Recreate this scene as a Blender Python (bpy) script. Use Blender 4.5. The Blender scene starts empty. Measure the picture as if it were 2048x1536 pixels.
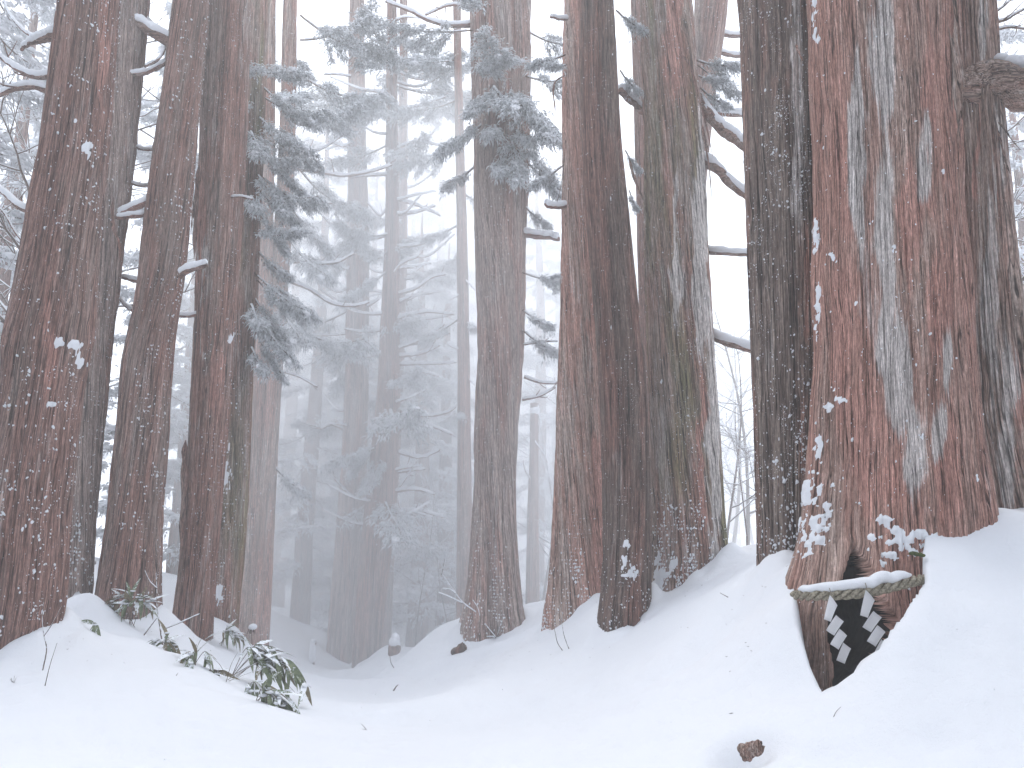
import bpy, math
import numpy as np
from mathutils import Vector, Matrix

# ------------------------------------------------------------------ camera
SC = bpy.context.scene
COL = SC.collection
PITCH, FPX, CAMZ = math.radians(11.5), 1593.0, 1.5
cam_d = bpy.data.cameras.new('camera')
cam_d.sensor_width = 36.0
cam_d.lens = FPX / 2048 * 36.0
cam_d.clip_start, cam_d.clip_end = 0.05, 600
cam = bpy.data.objects.new('camera', cam_d)
cam.location = (0, 0, CAMZ)
cam.rotation_euler = (math.pi / 2 + PITCH, 0, 0)
COL.objects.link(cam)
SC.camera = cam

# ------------------------------------------------------------------ overcast sky, weak broad sun
SUN_EL, SUN_ROT = math.radians(60), math.radians(-12)
world = bpy.data.worlds.new('World')
SC.world = world
world.use_nodes = True
wn, wl = world.node_tree.nodes, world.node_tree.links
wn.clear()
sky = wn.new('ShaderNodeTexSky')
sky.sky_type = 'NISHITA'
sky.sun_disc = False
sky.sun_elevation, sky.sun_rotation = SUN_EL, SUN_ROT
sky.dust_density = 3.0
cloud = wn.new('ShaderNodeMix'); cloud.data_type = 'RGBA'      # even cloud cover over the blue sky
cloud.inputs[0].default_value = 0.8
cloud.inputs[7].default_value = (11.6, 12.6, 14.2, 1)
bg = wn.new('ShaderNodeBackground'); bg.inputs['Strength'].default_value = 0.1
wo = wn.new('ShaderNodeOutputWorld')
wl.new(sky.outputs[0], cloud.inputs[6]); wl.new(cloud.outputs[2], bg.inputs['Color']); wl.new(bg.outputs[0], wo.inputs['Surface'])
sun_d = bpy.data.lights.new('sun', 'SUN')
sun_d.energy, sun_d.angle, sun_d.color = 1.5, math.radians(40), (1.0, 0.97, 0.93)
sun = bpy.data.objects.new('sun', sun_d)
sd = Vector((math.sin(SUN_ROT) * math.cos(SUN_EL), math.cos(SUN_ROT) * math.cos(SUN_EL), math.sin(SUN_EL)))
sun.rotation_euler = sd.to_track_quat('Z', 'Y').to_euler()
COL.objects.link(sun)
SC.view_settings.view_transform = 'Standard'
SC.view_settings.look = 'None'
SC.view_settings.exposure = 0.6
SC.view_settings.gamma = 1.0
SC.view_settings.use_curve_mapping = False
SC.render.engine = 'CYCLES'
cy_ = SC.cycles
cy_.max_bounces, cy_.diffuse_bounces, cy_.glossy_bounces, cy_.volume_bounces = 8, 3, 2, 6
cy_.transparent_max_bounces = 4
cy_.caustics_reflective = cy_.caustics_refractive = False
cy_.use_denoising = True
cy_.use_adaptive_sampling = False
HAZE_DENSITY = 0.0075
DRIFT_DENSITY = 0.055

# ------------------------------------------------------------------ helpers
def ray(px, py):
    cx, cy = (px - 1024) / FPX, (768 - py) / FPX
    c, s = math.cos(PITCH), math.sin(PITCH)
    return np.array([cx, c - cy * s, s + cy * c])

def P(px, py, D):
    """the place that stands D metres ahead and is seen at this spot of the photograph"""
    d = ray(px, py)
    return np.array([0, 0, CAMZ]) + d * (D / d[1])

def _hash(ix, iy, iz, seed):
    h = (ix.astype(np.uint32) * np.uint32(374761393) + iy.astype(np.uint32) * np.uint32(668265263)
         + iz.astype(np.uint32) * np.uint32(2147483647 & 0x7feb352d) + np.uint32((seed * 974634777) & 0xffffffff))
    h ^= h >> np.uint32(15); h *= np.uint32(0x2c1b3c6d); h ^= h >> np.uint32(12)
    h *= np.uint32(0x297a2d39); h ^= h >> np.uint32(15)
    return h.astype(np.float32) * np.float32(2.0 / 4294967295.0) - 1.0

def vnoise(p, seed=0):
    p = np.asarray(p, np.float32)
    i = np.floor(p).astype(np.int64)
    f = p - i
    f = f * f * f * (f * (f * 6 - 15) + 10)
    x, y, z = i[:, 0], i[:, 1], i[:, 2]
    r = 0
    for dx in (0, 1):
        wx = f[:, 0] if dx else 1 - f[:, 0]
        for dy in (0, 1):
            wy = f[:, 1] if dy else 1 - f[:, 1]
            for dz in (0, 1):
                wz = f[:, 2] if dz else 1 - f[:, 2]
                r = r + wx * wy * wz * _hash(x + dx, y + dy, z + dz, seed)
    return r

def fbm(p, oct=3, seed=0):
    r, a, t = 0, 1.0, 0
    p = np.asarray(p, np.float32)
    for k in range(oct):
        r = r + a * vnoise(p * (2.03 ** k), seed + k * 17)
        t += a; a *= 0.5
    return r / t * 1.5

def make_mesh(name, V, faces, mats, mi=None, smooth=True, attrs=None):
    """faces: list of (n,3) or (n,4) index arrays; mi: list of material indices (scalar or array) per face array"""
    me = bpy.data.meshes.new(name)
    V = np.asarray(V, np.float32)
    faces = [np.asarray(f, np.int32) for f in faces if len(f)]
    me.vertices.add(len(V)); me.vertices.foreach_set('co', V.ravel())
    nl = sum(f.size for f in faces); nf = sum(len(f) for f in faces)
    me.loops.add(nl); me.polygons.add(nf)
    me.loops.foreach_set('vertex_index', np.concatenate([f.ravel() for f in faces]))
    tot = np.concatenate([np.full(len(f), f.shape[1], np.int32) for f in faces])
    me.polygons.foreach_set('loop_start', np.concatenate([[0], np.cumsum(tot)[:-1]]).astype(np.int32))
    if mi is not None:
        me.polygons.foreach_set('material_index', np.concatenate([np.broadcast_to(np.asarray(m, np.int32), (len(f),)) for m, f in zip(mi, faces)]).astype(np.int32))
    me.polygons.foreach_set('use_smooth', np.full(nf, smooth, bool))
    for m in mats: me.materials.append(m)
    for k, a in (attrs or {}).items():
        a = np.asarray(a, np.float32)
        at = me.attributes.new(k, 'FLOAT_VECTOR' if a.ndim == 2 else 'FLOAT', 'POINT')
        at.data.foreach_set('vector' if a.ndim == 2 else 'value', a.ravel())
    me.update(calc_edges=True); me.validate()
    return me

def obj(name, me, parent=None, loc=(0, 0, 0), rot=(0, 0, 0), scale=(1, 1, 1), kind=None, label=None):
    o = bpy.data.objects.new(name, me)
    COL.objects.link(o)
    o.location, o.rotation_euler, o.scale = [float(v) for v in loc], rot, scale
    if parent: o.parent = parent
    if kind: o['kind'] = kind
    if label: o['label'] = label
    return o

def thing(name, label, cat, loc, group=None):
    o = obj(name, None, None, loc)
    o.empty_display_size = 0.2
    tag(o, label, cat, group)
    return o

def tag(o, label, cat, group=None):
    o['label'] = label; o['category'] = cat
    if group: o['group'] = group

class Soup:
    """collects pieces of geometry that end up in one mesh"""
    def __init__(s): s.V, s.F, s.M, s.n = [], [], [], 0
    def add(s, V, F, m=0):
        for f in (F if isinstance(F, list) else [F]):
            s.F.append(np.asarray(f) + s.n); s.M.append(m)
        s.V.append(np.asarray(V, np.float32)); s.n += len(V)
    def mesh(s, name, mats, smooth=True, origin=None):
        V = np.concatenate(s.V)
        if origin is not None: V = V - np.asarray(origin, np.float32)
        f3 = [f for f in s.F]
        return make_mesh(name, V, f3, mats, s.M, smooth)

def catmull(pts, n):
    pts = np.asarray(pts, float)
    if len(pts) == 2: return pts[0] + (pts[1] - pts[0]) * np.linspace(0, 1, n)[:, None]
    Q = np.vstack([2 * pts[0] - pts[1], pts, 2 * pts[-1] - pts[-2]])
    t = np.linspace(0, len(pts) - 1 - 1e-6, n)
    i = t.astype(int); u = (t - i)[:, None]
    a, b, c, d = Q[i], Q[i + 1], Q[i + 2], Q[i + 3]
    return 0.5 * (2 * b + (c - a) * u + (2 * a - 5 * b + 4 * c - d) * u ** 2 + (3 * b - a - 3 * c + d) * u ** 3)

def frames(C):
    T = np.gradient(C, axis=0); T /= np.linalg.norm(T, axis=1)[:, None] + 1e-9
    ref = np.array([0, 0, 1.0]) if abs(T[:, 2]).mean() < 0.8 else np.array([1.0, 0, 0])
    S = np.cross(T, ref); S /= np.linalg.norm(S, axis=1)[:, None] + 1e-9
    return T, S, np.cross(S, T)

def tube(C, r, ns=8, flat=1.0, jitter=0.0, seed=0, cap=True):
    """swept tube; flat scales the profile along its upward axis"""
    C = np.asarray(C, float); n = len(C)
    r = np.broadcast_to(r, (n,)).astype(float)
    T, S, U = frames(C)
    a = np.linspace(0, 2 * np.pi, ns, endpoint=False)
    V = C[:, None] + r[:, None, None] * (np.cos(a)[None, :, None] * S[:, None] + flat * np.sin(a)[None, :, None] * U[:, None])
    V = V.reshape(-1, 3)
    if jitter:
        nn = vnoise(V * (0.6 / max(r.mean(), 1e-4)) + 7.7, seed)
        cc = np.repeat(C, ns, 0)
        V = cc + (V - cc) * (1 + jitter * nn)[:, None]
    i = np.arange(n - 1)[:, None] * ns; j = np.arange(ns)[None]; k = (j + 1) % ns
    Q = np.stack([i + j, i + k, i + ns + k, i + ns + j], -1).reshape(-1, 4)
    F = [Q]
    if cap:
        V = np.vstack([V, C[0], C[-1]]); m = n * ns
        jj = np.arange(ns); kk = (jj + 1) % ns
        F.append(np.vstack([np.stack([np.full(ns, m), kk, jj], -1), np.stack([np.full(ns, m + 1), m - ns + jj, m - ns + kk], -1)]))
    return V, F

_t = (1 + 5 ** .5) / 2
ICO_V = np.array([(-1, _t, 0), (1, _t, 0), (-1, -_t, 0), (1, -_t, 0), (0, -1, _t), (0, 1, _t), (0, -1, -_t), (0, 1, -_t), (_t, 0, -1), (_t, 0, 1), (-_t, 0, -1), (-_t, 0, 1)])
ICO_V /= np.linalg.norm(ICO_V[0])
ICO_F = np.array([(0, 11, 5), (0, 5, 1), (0, 1, 7), (0, 7, 10), (0, 10, 11), (1, 5, 9), (5, 11, 4), (11, 10, 2), (10, 7, 6), (7, 1, 8), (3, 9, 4), (3, 4, 2), (3, 2, 6), (3, 6, 8), (3, 8, 9), (4, 9, 5), (2, 4, 11), (6, 2, 10), (8, 6, 7), (9, 8, 1)])
def _subdiv(V, F):
    V = [tuple(v) for v in V]; c = {}; out = []
    def mid(a, b):
        k = (min(a, b), max(a, b))
        if k not in c:
            m = (np.array(V[a]) + np.array(V[b])); m /= np.linalg.norm(m); V.append(tuple(m)); c[k] = len(V) - 1
        return c[k]
    for a, b, d in F:
        x, y, z = mid(a, b), mid(b, d), mid(d, a)
        out += [(a, x, z), (b, y, x), (d, z, y), (x, y, z)]
    return np.array(V), np.array(out)
ICO2_V, ICO2_F = _subdiv(ICO_V, ICO_F)
ICO3_V, ICO3_F = _subdiv(ICO2_V, ICO2_F)

def blobs(cen, S, ax=None, lump=0.25, seed=0, hi=False):
    """many lumps at once: cen (n,3), S (n,3) half sizes along ax (n,3,3: rows are the axes)"""
    BV, BF = (ICO2_V, ICO2_F) if hi else (ICO_V, ICO_F)
    n, m = len(cen), len(BV)
    L = BV[None] * np.asarray(S)[:, None]
    if lump:
        q = np.repeat(np.asarray(cen)[:, None] * 7.3, m, 1) + BV[None] * 1.1 + np.arange(n)[:, None, None] * 3.17
        L = L * (1 + lump * vnoise(q.reshape(-1, 3), seed).reshape(n, m, 1))
    if ax is not None: L = np.einsum('nmk,nkj->nmj', L, ax)
    V = (np.asarray(cen)[:, None] + L).reshape(-1, 3)
    F = (BF[None] + (np.arange(n) * m)[:, None, None]).reshape(-1, 3)
    return V, F

# ------------------------------------------------------------------ materials
def nodes_of(name):
    m = bpy.data.materials.new(name); m.use_nodes = True
    n, l = m.node_tree.nodes, m.node_tree.links
    b = n['Principled BSDF']; b.inputs['Specular IOR Level'].default_value = 0.2
    return m, n, l, b

def ramp(n, stops):
    r = n.new('ShaderNodeValToRGB'); e = r.color_ramp.elements
    while len(e) < len(stops): e.new(0.5)
    for k, (p, c) in enumerate(stops):
        e[k].position = p; e[k].color = (*c, 1) if len(c) == 3 else c
    return r

def g(v): return (v, v, v)

def noise(n, l, vec, scale, detail=3, rough=0.55, stretch=(1, 1, 1), off=(0, 0, 0)):
    mp = n.new('ShaderNodeMapping'); mp.inputs['Scale'].default_value = stretch; mp.inputs['Location'].default_value = off
    l.new(vec, mp.inputs[0])
    t = n.new('ShaderNodeTexNoise'); t.inputs['Scale'].default_value = scale
    t.inputs['Detail'].default_value = detail; t.inputs['Roughness'].default_value = rough
    l.new(mp.outputs[0], t.inputs['Vector'])
    return t.outputs[0]

def mixc(n, l, f, a, b, mode='MIX'):
    m = n.new('ShaderNodeMix'); m.data_type = 'RGBA'; m.blend_type = mode
    for s, v in ((0, f), (6, a), (7, b)):
        if isinstance(v, (int, float)): m.inputs[s].default_value = v
        elif isinstance(v, tuple): m.inputs[s].default_value = (*v, 1)
        else: l.new(v, m.inputs[s])
    return m.outputs[2]

def math_(n, l, op, a, b=None):
    m = n.new('ShaderNodeMath'); m.operation = op
    for s, v in ((0, a), (1, b)):
        if v is None: continue
        if isinstance(v, (int, float)): m.inputs[s].default_value = v
        else: l.new(v, m.inputs[s])
    return m.outputs[0]

def mat_snow():
    m, n, l, b = nodes_of('snow')
    tc = n.new('ShaderNodeTexCoord')
    b.inputs['Roughness'].default_value = 0.75
    big = noise(n, l, tc.outputs['Object'], 0.7, 3)
    l.new(mixc(n, l, big, (0.755, 0.77, 0.805), (0.795, 0.805, 0.83)), b.inputs['Base Color'])
    f1 = noise(n, l, tc.outputs['Object'], 9, 4, 0.6)
    f2 = noise(n, l, tc.outputs['Object'], 140, 2, 0.6)
    h = math_(n, l, 'ADD', math_(n, l, 'MULTIPLY', f1, 0.02), math_(n, l, 'MULTIPLY', f2, 0.006))
    bp = n.new('ShaderNodeBump'); bp.inputs['Strength'].default_value = 0.7; bp.inputs['Distance'].default_value = 1.0
    l.new(h, bp.inputs['Height']); l.new(bp.outputs[0], b.inputs['Normal'])
    return m

def mat_bark(name, brown=(0.165, 0.112, 0.094), pale=(0.36, 0.285, 0.25), dark=(0.078, 0.056, 0.048), red=(0.215, 0.098, 0.074),
             red_amt=0.45, grey=(0.42, 0.40, 0.385), grey_amt=0.25, moss_amt=0.0, off=(0, 0, 0), dust=0.35, patch=1.0, crack=1.0, fine=1.0, gain=1.2):
    m, n, l, b = nodes_of(name)
    b.inputs['Roughness'].default_value = 0.9
    at = n.new('ShaderNodeAttribute'); at.attribute_name = 'bark_co'
    mp = n.new('ShaderNodeMapping'); mp.inputs['Location'].default_value = off; l.new(at.outputs['Vector'], mp.inputs[0]); co0 = mp.outputs[0]
    wt = n.new('ShaderNodeTexNoise'); wt.inputs['Scale'].default_value = 5; wt.inputs['Detail'].default_value = 2
    wm = n.new('ShaderNodeMapping'); wm.inputs['Scale'].default_value = (1, 1, 0.5); l.new(co0, wm.inputs[0]); l.new(wm.outputs[0], wt.inputs['Vector'])
    vm = n.new('ShaderNodeVectorMath'); vm.operation = 'MULTIPLY_ADD'; l.new(wt.outputs['Color'], vm.inputs[0]); vm.inputs[1].default_value = (0.016, 0.016, 0.0); l.new(co0, vm.inputs[2])
    co = vm.outputs[0]
    strip = noise(n, l, co, 15 * fine, 4, 0.6, (1, 1, 0.022))
    strip2 = noise(n, l, co, 48 * fine, 3, 0.62, (1, 1, 0.022))
    fibre = noise(n, l, co, 125 * fine, 3, 0.7, (1, 1, 0.035))
    fleck = noise(n, l, co, 70 * fine, 3, 0.7, (1, 1, 0.28), (6, 6, 6))
    big = noise(n, l, co, 3.2 * patch, 5, 0.62, (1, 1, 0.13))
    big2 = noise(n, l, co, 4.1 * patch, 6, 0.70, (1, 1, 0.16), (7, 3, 1))
    s = math_(n, l, 'ADD', math_(n, l, 'MULTIPLY', strip, 0.42), math_(n, l, 'ADD', math_(n, l, 'MULTIPLY', strip2, 0.36), math_(n, l, 'MULTIPLY', fibre, 0.22)))
    base = ramp(n, [(0.34, dark), (0.44, brown), (0.54, tuple(0.6 * x + 0.4 * y for x, y in zip(brown, pale))), (0.66, pale)])
    l.new(s, base.inputs[0])
    rmask = ramp(n, [(0.56 - 0.32 * red_amt, g(0)), (0.72 - 0.32 * red_amt, g(1))]); l.new(big, rmask.inputs[0])
    rcol = ramp(n, [(0.35, tuple(0.42 * x for x in red)), (0.47, red), (0.64, tuple(min(1, 1.55 * x + 0.02) for x in red))]); l.new(s, rcol.inputs[0])
    rf = math_(n, l, 'MULTIPLY', rmask.outputs[0], 0.62)
    c = mixc(n, l, rf, base.outputs[0], rcol.outputs[0])
    gm_in = math_(n, l, 'ADD', math_(n, l, 'MULTIPLY', big2, 0.7), math_(n, l, 'MULTIPLY', strip2, 0.3))
    gmask = ramp(n, [(0.63 - 0.28 * grey_amt, g(0)), (0.74 - 0.28 * grey_amt, g(1))]); l.new(gm_in, gmask.inputs[0])
    gcol = ramp(n, [(0.38, tuple(0.35 * x for x in grey)), (0.47, tuple(0.78 * x for x in grey)), (0.62, grey)]); l.new(s, gcol.inputs[0])
    c = mixc(n, l, math_(n, l, 'MULTIPLY', gmask.outputs[0], 0.6), c, gcol.outputs[0])
    if moss_amt:
        mm = ramp(n, [(0.62 - 0.25 * moss_amt, g(0)), (0.80 - 0.25 * moss_amt, g(1))])
        l.new(noise(n, l, co, 2.4, 4, 0.6, (1, 1, 0.12), (3, 9, 4)), mm.inputs[0])
        mc = ramp(n, [(0.38, (0.02, 0.022, 0.01)), (0.62, (0.16, 0.17, 0.06))]); l.new(s, mc.inputs[0])
        c = mixc(n, l, math_(n, l, 'MULTIPLY', mm.outputs[0], 0.75), c, mc.outputs[0])
    for an, c0, c1 in (('fresh', (0.16, 0.072, 0.058), (0.42, 0.235, 0.192)), ('bleached', (0.24, 0.215, 0.20), (0.50, 0.465, 0.445))):
        ma = n.new('ShaderNodeAttribute'); ma.attribute_name = an
        mr = ramp(n, [(0.34, g(0)), (0.62, g(0.9))])
        l.new(math_(n, l, 'ADD', ma.outputs['Fac'], math_(n, l, 'MULTIPLY', math_(n, l, 'SUBTRACT', gm_in, 0.5), 3.4)), mr.inputs[0])
        mk = math_(n, l, 'MULTIPLY', mr.outputs[0], math_(n, l, 'MINIMUM', math_(n, l, 'MULTIPLY', ma.outputs['Fac'], 6.0), 1.0))
        pc = ramp(n, [(0.36, c0), (0.60, c1)]); l.new(s, pc.inputs[0])
        c = mixc(n, l, mk, c, pc.outputs[0])
    # frayed fibres and open checks between the strips
    fr = ramp(n, [(0.34, g(0.55)), (0.5, g(1.0)), (0.66, g(1.4))]); l.new(fibre, fr.inputs[0])
    c = mixc(n, l, 1.0, c, fr.outputs[0], 'MULTIPLY')
    fk = ramp(n, [(0.30, g(0.66)), (0.5, g(1.0)), (0.70, g(1.28))]); l.new(fleck, fk.inputs[0])
    c = mixc(n, l, 1.0, c, fk.outputs[0], 'MULTIPLY')
    ck = math_(n, l, 'ABSOLUTE', math_(n, l, 'SUBTRACT', noise(n, l, co, 17 * fine, 2, 0.5, (1, 1, 0.014), (2, 2, 2)), 0.5))
    ck2 = math_(n, l, 'ABSOLUTE', math_(n, l, 'SUBTRACT', noise(n, l, co, 40 * fine, 2, 0.5, (1, 1, 0.018), (4, 1, 2)), 0.5))
    r1 = ramp(n, [(0.004, g(1 - 0.75 * crack)), (0.020, g(1))]); l.new(ck, r1.inputs[0])
    r2 = ramp(n, [(0.006, g(1 - 0.45 * crack)), (0.040, g(1))]); l.new(ck2, r2.inputs[0])
    c = mixc(n, l, 1.0, c, r1.outputs[0], 'MULTIPLY'); c = mixc(n, l, 1.0, c, r2.outputs[0], 'MULTIPLY')
    if dust:   # fine snow caught by the fibres
        d = noise(n, l, co0, 85, 3, 0.7, (1, 1, 0.6), (1, 2, 3))
        dw = noise(n, l, co0, 4, 3, 0.6, (1, 1, 0.3), (5, 5, 5))
        dm = ramp(n, [(0.76 - 0.1 * dust, g(0)), (0.80 - 0.1 * dust, g(1))])
        l.new(math_(n, l, 'ADD', d, math_(n, l, 'MULTIPLY', math_(n, l, 'SUBTRACT', dw, 0.5), 0.5)), dm.inputs[0])
        c = mixc(n, l, dm.outputs[0], c, (0.82, 0.84, 0.87))
    if gain != 1: c = mixc(n, l, 1.0, c, g(gain), 'MULTIPLY')
    l.new(c, b.inputs['Base Color'])
    hh = math_(n, l, 'ADD', math_(n, l, 'MULTIPLY', strip2, 0.010), math_(n, l, 'ADD', math_(n, l, 'MULTIPLY', fibre, 0.006), math_(n, l, 'MULTIPLY', r1.outputs[0], 0.010)))
    bp = n.new('ShaderNodeBump'); bp.inputs['Strength'].default_value = 0.9; bp.inputs['Distance'].default_value = 1.0
    l.new(hh, bp.inputs['Height']); l.new(bp.outputs[0], b.inputs['Normal'])
    return m

def mat_needles(name='cedar_needles', rime=0.12):
    m, n, l, b = nodes_of(name)
    b.inputs['Roughness'].default_value = 0.8
    tc = n.new('ShaderNodeTexCoord'); geo = n.new('ShaderNodeNewGeometry')
    v = noise(n, l, tc.outputs['Object'], 3.0, 3)
    col = ramp(n, [(0.35, (0.030, 0.040, 0.036)), (0.6, (0.07, 0.085, 0.068)), (0.75, (0.11, 0.10, 0.07))]); l.new(v, col.inputs[0])
    sep = n.new('ShaderNodeSeparateXYZ'); l.new(geo.outputs['Normal'], sep.inputs[0])
    f = noise(n, l, tc.outputs['Object'], 30, 2)
    up = math_(n, l, 'ADD', sep.outputs[2], math_(n, l, 'MULTIPLY', math_(n, l, 'SUBTRACT', f, 0.5), 1.6))
    fm = ramp(n, [(0.0, g(rime)), (0.55, g(0.95))]); l.new(up, fm.inputs[0])     # rime lying on the upper side of each spray
    l.new(mixc(n, l, fm.outputs[0], col.outputs[0], (0.80, 0.83, 0.86)), b.inputs['Base Color'])
    return m

def mat_plain(name, c1, c2, scale=8, rough=0.85, stretch=(1, 1, 1), bump=0.0, frost=0.0):
    m, n, l, b = nodes_of(name)
    b.inputs['Roughness'].default_value = rough
    tc = n.new('ShaderNodeTexCoord')
    f = noise(n, l, tc.outputs['Object'], scale, 4, 0.6, stretch)
    r = ramp(n, [(0.35, c1), (0.65, c2)]); l.new(f, r.inputs[0])
    c = r.outputs[0]
    if frost:
        geo = n.new('ShaderNodeNewGeometry'); sep = n.new('ShaderNodeSeparateXYZ'); l.new(geo.outputs['Normal'], sep.inputs[0])
        q = noise(n, l, tc.outputs['Object'], scale * 3, 2)
        up = math_(n, l, 'ADD', sep.outputs[2], math_(n, l, 'MULTIPLY', math_(n, l, 'SUBTRACT', q, 0.5), 1.4))
        fm = ramp(n, [(0.75 - frost * 0.5, g(0)), (1.0 - frost * 0.5, g(1))]); l.new(up, fm.inputs[0])
        c = mixc(n, l, fm.outputs[0], c, (0.82, 0.84, 0.87))
    l.new(c, b.inputs['Base Color'])
    if bump:
        bp = n.new('ShaderNodeBump'); bp.inputs['Strength'].default_value = 0.6; bp.inputs['Distance'].default_value = bump
        l.new(f, bp.inputs['Height']); l.new(bp.outputs[0], b.inputs['Normal'])
    return m

SNOW = mat_snow()
NEEDLES = mat_needles(rime=0.42)
NEEDLES_RIMED = mat_needles('rimed_cedar_needles', 0.8)
B_RED = mat_bark('red_brown_bark', red=(0.175, 0.08, 0.062), red_amt=0.62, grey_amt=0.3, patch=0.8)
B_RED2 = mat_bark('red_brown_bark_streaked', red_amt=0.5, grey_amt=0.3, off=(4, 2, 8))
B_BROWN = mat_bark('brown_bark', red_amt=0.42, grey_amt=0.22, off=(9, 5, 2))
B_GREYB = mat_bark('grey_brown_bark', brown=(0.18, 0.135, 0.12), red_amt=0.25, grey_amt=0.35, off=(2, 8, 5), gain=1.45)
B_SLIM = mat_bark('dark_brown_bark', brown=(0.11, 0.072, 0.058), pale=(0.27, 0.205, 0.175), red_amt=0.35, grey_amt=0.15, off=(7, 4, 6), gain=0.95)
B_PALE = mat_bark('pale_spiral_bark', brown=(0.21, 0.145, 0.12), pale=(0.42, 0.35, 0.31), red=(0.27, 0.125, 0.095), red_amt=0.45, grey_amt=0.3, off=(3, 7, 7), gain=1.5)
B_DARK = mat_bark('dark_ridged_bark', brown=(0.095, 0.07, 0.06), pale=(0.24, 0.195, 0.165), red_amt=0.22, grey_amt=0.12, off=(6, 1, 9), dust=0.6, gain=1.45)
B_MOSS = mat_bark('mossy_bark', brown=(0.17, 0.125, 0.10), red_amt=0.42, grey_amt=0.42, moss_amt=0.45, off=(1, 6, 3), gain=1.4)
B_BIG = mat_bark('peeling_red_and_grey_bark', brown=(0.20, 0.125, 0.10), pale=(0.40, 0.32, 0.28), red=(0.26, 0.120, 0.092), red_amt=0.45, grey=(0.52, 0.495, 0.48), grey_amt=0.22, off=(3, 3, 3), dust=0.15, patch=0.6, fine=1.7, gain=1.4)
B_BIG2 = mat_bark('furrowed_tan_bark', brown=(0.19, 0.13, 0.105), pale=(0.43, 0.36, 0.32), dark=(0.04, 0.028, 0.022), red_amt=0.3, grey_amt=0.3, off=(8, 8, 1), dust=0.1, gain=1.3)
B_FAR = mat_bark('far_bark', brown=(0.22, 0.165, 0.145), red_amt=0.5, grey_amt=0.35, off=(5, 9, 7), dust=0.3)
WOOD = mat_plain('branch_bark', (0.06, 0.045, 0.038), (0.24, 0.17, 0.135), 9, bump=0.02)
TWIG = mat_plain('twig_bark', (0.09, 0.07, 0.06), (0.22, 0.17, 0.14), 20)
ROTTEN_SHADE = mat_plain('shade_dark_rotten_heartwood', (0.008, 0.007, 0.006), (0.022, 0.017, 0.014), 14, stretch=(1, 1, 0.2), bump=0.03)  # rotten wood coloured near black, the hollow's shade put into its tone

# ------------------------------------------------------------------ terrain
CTRL = [P(*q) for q in [
    (0, 1536, 5.5), (300, 1536, 5.5), (560, 1536, 5.55), (-300, 1536, 5.5),
    (0, 1310, 9), (100, 1268, 9.2), (-250, 1330, 8.5), (250, 1400, 7.3), (0, 1420, 7.1),
    (150, 1222, 12), (240, 1245, 12.3), (320, 1255, 12.3), (385, 1282, 13.4), (470, 1268, 16.3), (510, 1297, 21),
    (200, 1275, 10.3), (330, 1292, 10.2), (430, 1350, 8.8), (520, 1420, 7.4), (620, 1500, 6.1),
    (470, 1335, 11.8), (560, 1372, 11.5), (640, 1400, 11.5), (440, 1300, 12.5),
    (650, 1385, 17), (700, 1450, 9), (760, 1400, 12), (800, 1536, 5.7), (1000, 1536, 5.45), (1000, 1450, 7.4), (900, 1400, 9.8),
    (830, 1345, 15), (700, 1372, 20), (690, 1350, 24), (750, 1340, 24), (790, 1310, 22), (870, 1290, 20),
    (930, 1262, 18), (1040, 1232, 18), (985, 1276, 17.4), (920, 1310, 16),
    (1095, 1262, 13.3), (1150, 1238, 12.9), (1205, 1187, 13.5), (1060, 1222, 25),
    (1200, 1283, 11.2), (1295, 1168, 11.8), (1298, 1215, 11.8), (1380, 1150, 11.7), (1455, 1108, 12.2), (1500, 1118, 10.5),
    (1527, 1128, 7.6), (1600, 1124, 7.4),
    (1300, 1300, 8.5), (1200, 1400, 7.1), (1400, 1300, 7.0), (1400, 1200, 9.2), (1500, 1250, 6.4), (1550, 1400, 5.1), (1500, 1500, 4.7), (1300, 1536, 4.95),
    (1586, 1198, 6.0), (1608, 1290, 5.6), (1638, 1384, 5.2), (1560, 1200, 6.25), (1560, 1300, 5.7),
    (1700, 1352, 5.05), (1780, 1300, 5.0), (1802, 1250, 5.1), (1872, 1150, 5.5), (1960, 1060, 6.3), (1870, 1090, 6.05),
    (2000, 1120, 5.9), (2048, 1200, 5.2), (1990, 1035, 6.9), (2048, 990, 7.4), (2048, 1100, 6.0),
    (1800, 1450, 4.55), (2048, 1450, 4.3), (1700, 1536, 4.2), (2048, 1536, 4.0), (1900, 1300, 4.9),
    ]]
CTRL += [np.array(v, float) for v in [
    (0, 2, 0.05), (-3, 2, 0.1), (3, 2, 0.3), (0, -3, 0.2), (-6, -3, 0.5), (6, -3, 1.0), (-8, 6, 0.4), (-10, 13, 0.9), (-12, 20, 0.9), (-7, 24, -0.5), (-14, 32, 0.5),
    (8, 5, 2.4), (10, 10, 3.0), (6, 13, 1.7), (9, 18, 1.2), (4.5, 22, 0.3), (12, 26, 1.0), (4, 32, -1.2), (-5, 34, -2.6), (0, 34, -2.6), (-2, 44, -3.0), (10, 44, -1), (-14, 46, -1)]]
CTRL = np.array(CTRL)
def _tps(r2): return 0.5 * r2 * np.log(r2 + 1e-9)
_n = len(CTRL); _xy = CTRL[:, :2]
_K = _tps(((_xy[:, None] - _xy[None]) ** 2).sum(-1)) + 0.012 * np.eye(_n)
_A = np.zeros((_n + 3, _n + 3)); _A[:_n, :_n] = _K; _A[:_n, _n] = 1; _A[:_n, _n + 1:] = _xy; _A[_n, :_n] = 1; _A[_n + 1:, :_n] = _xy.T
_W = np.linalg.solve(_A, np.concatenate([CTRL[:, 2], np.zeros(3)]))
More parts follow.
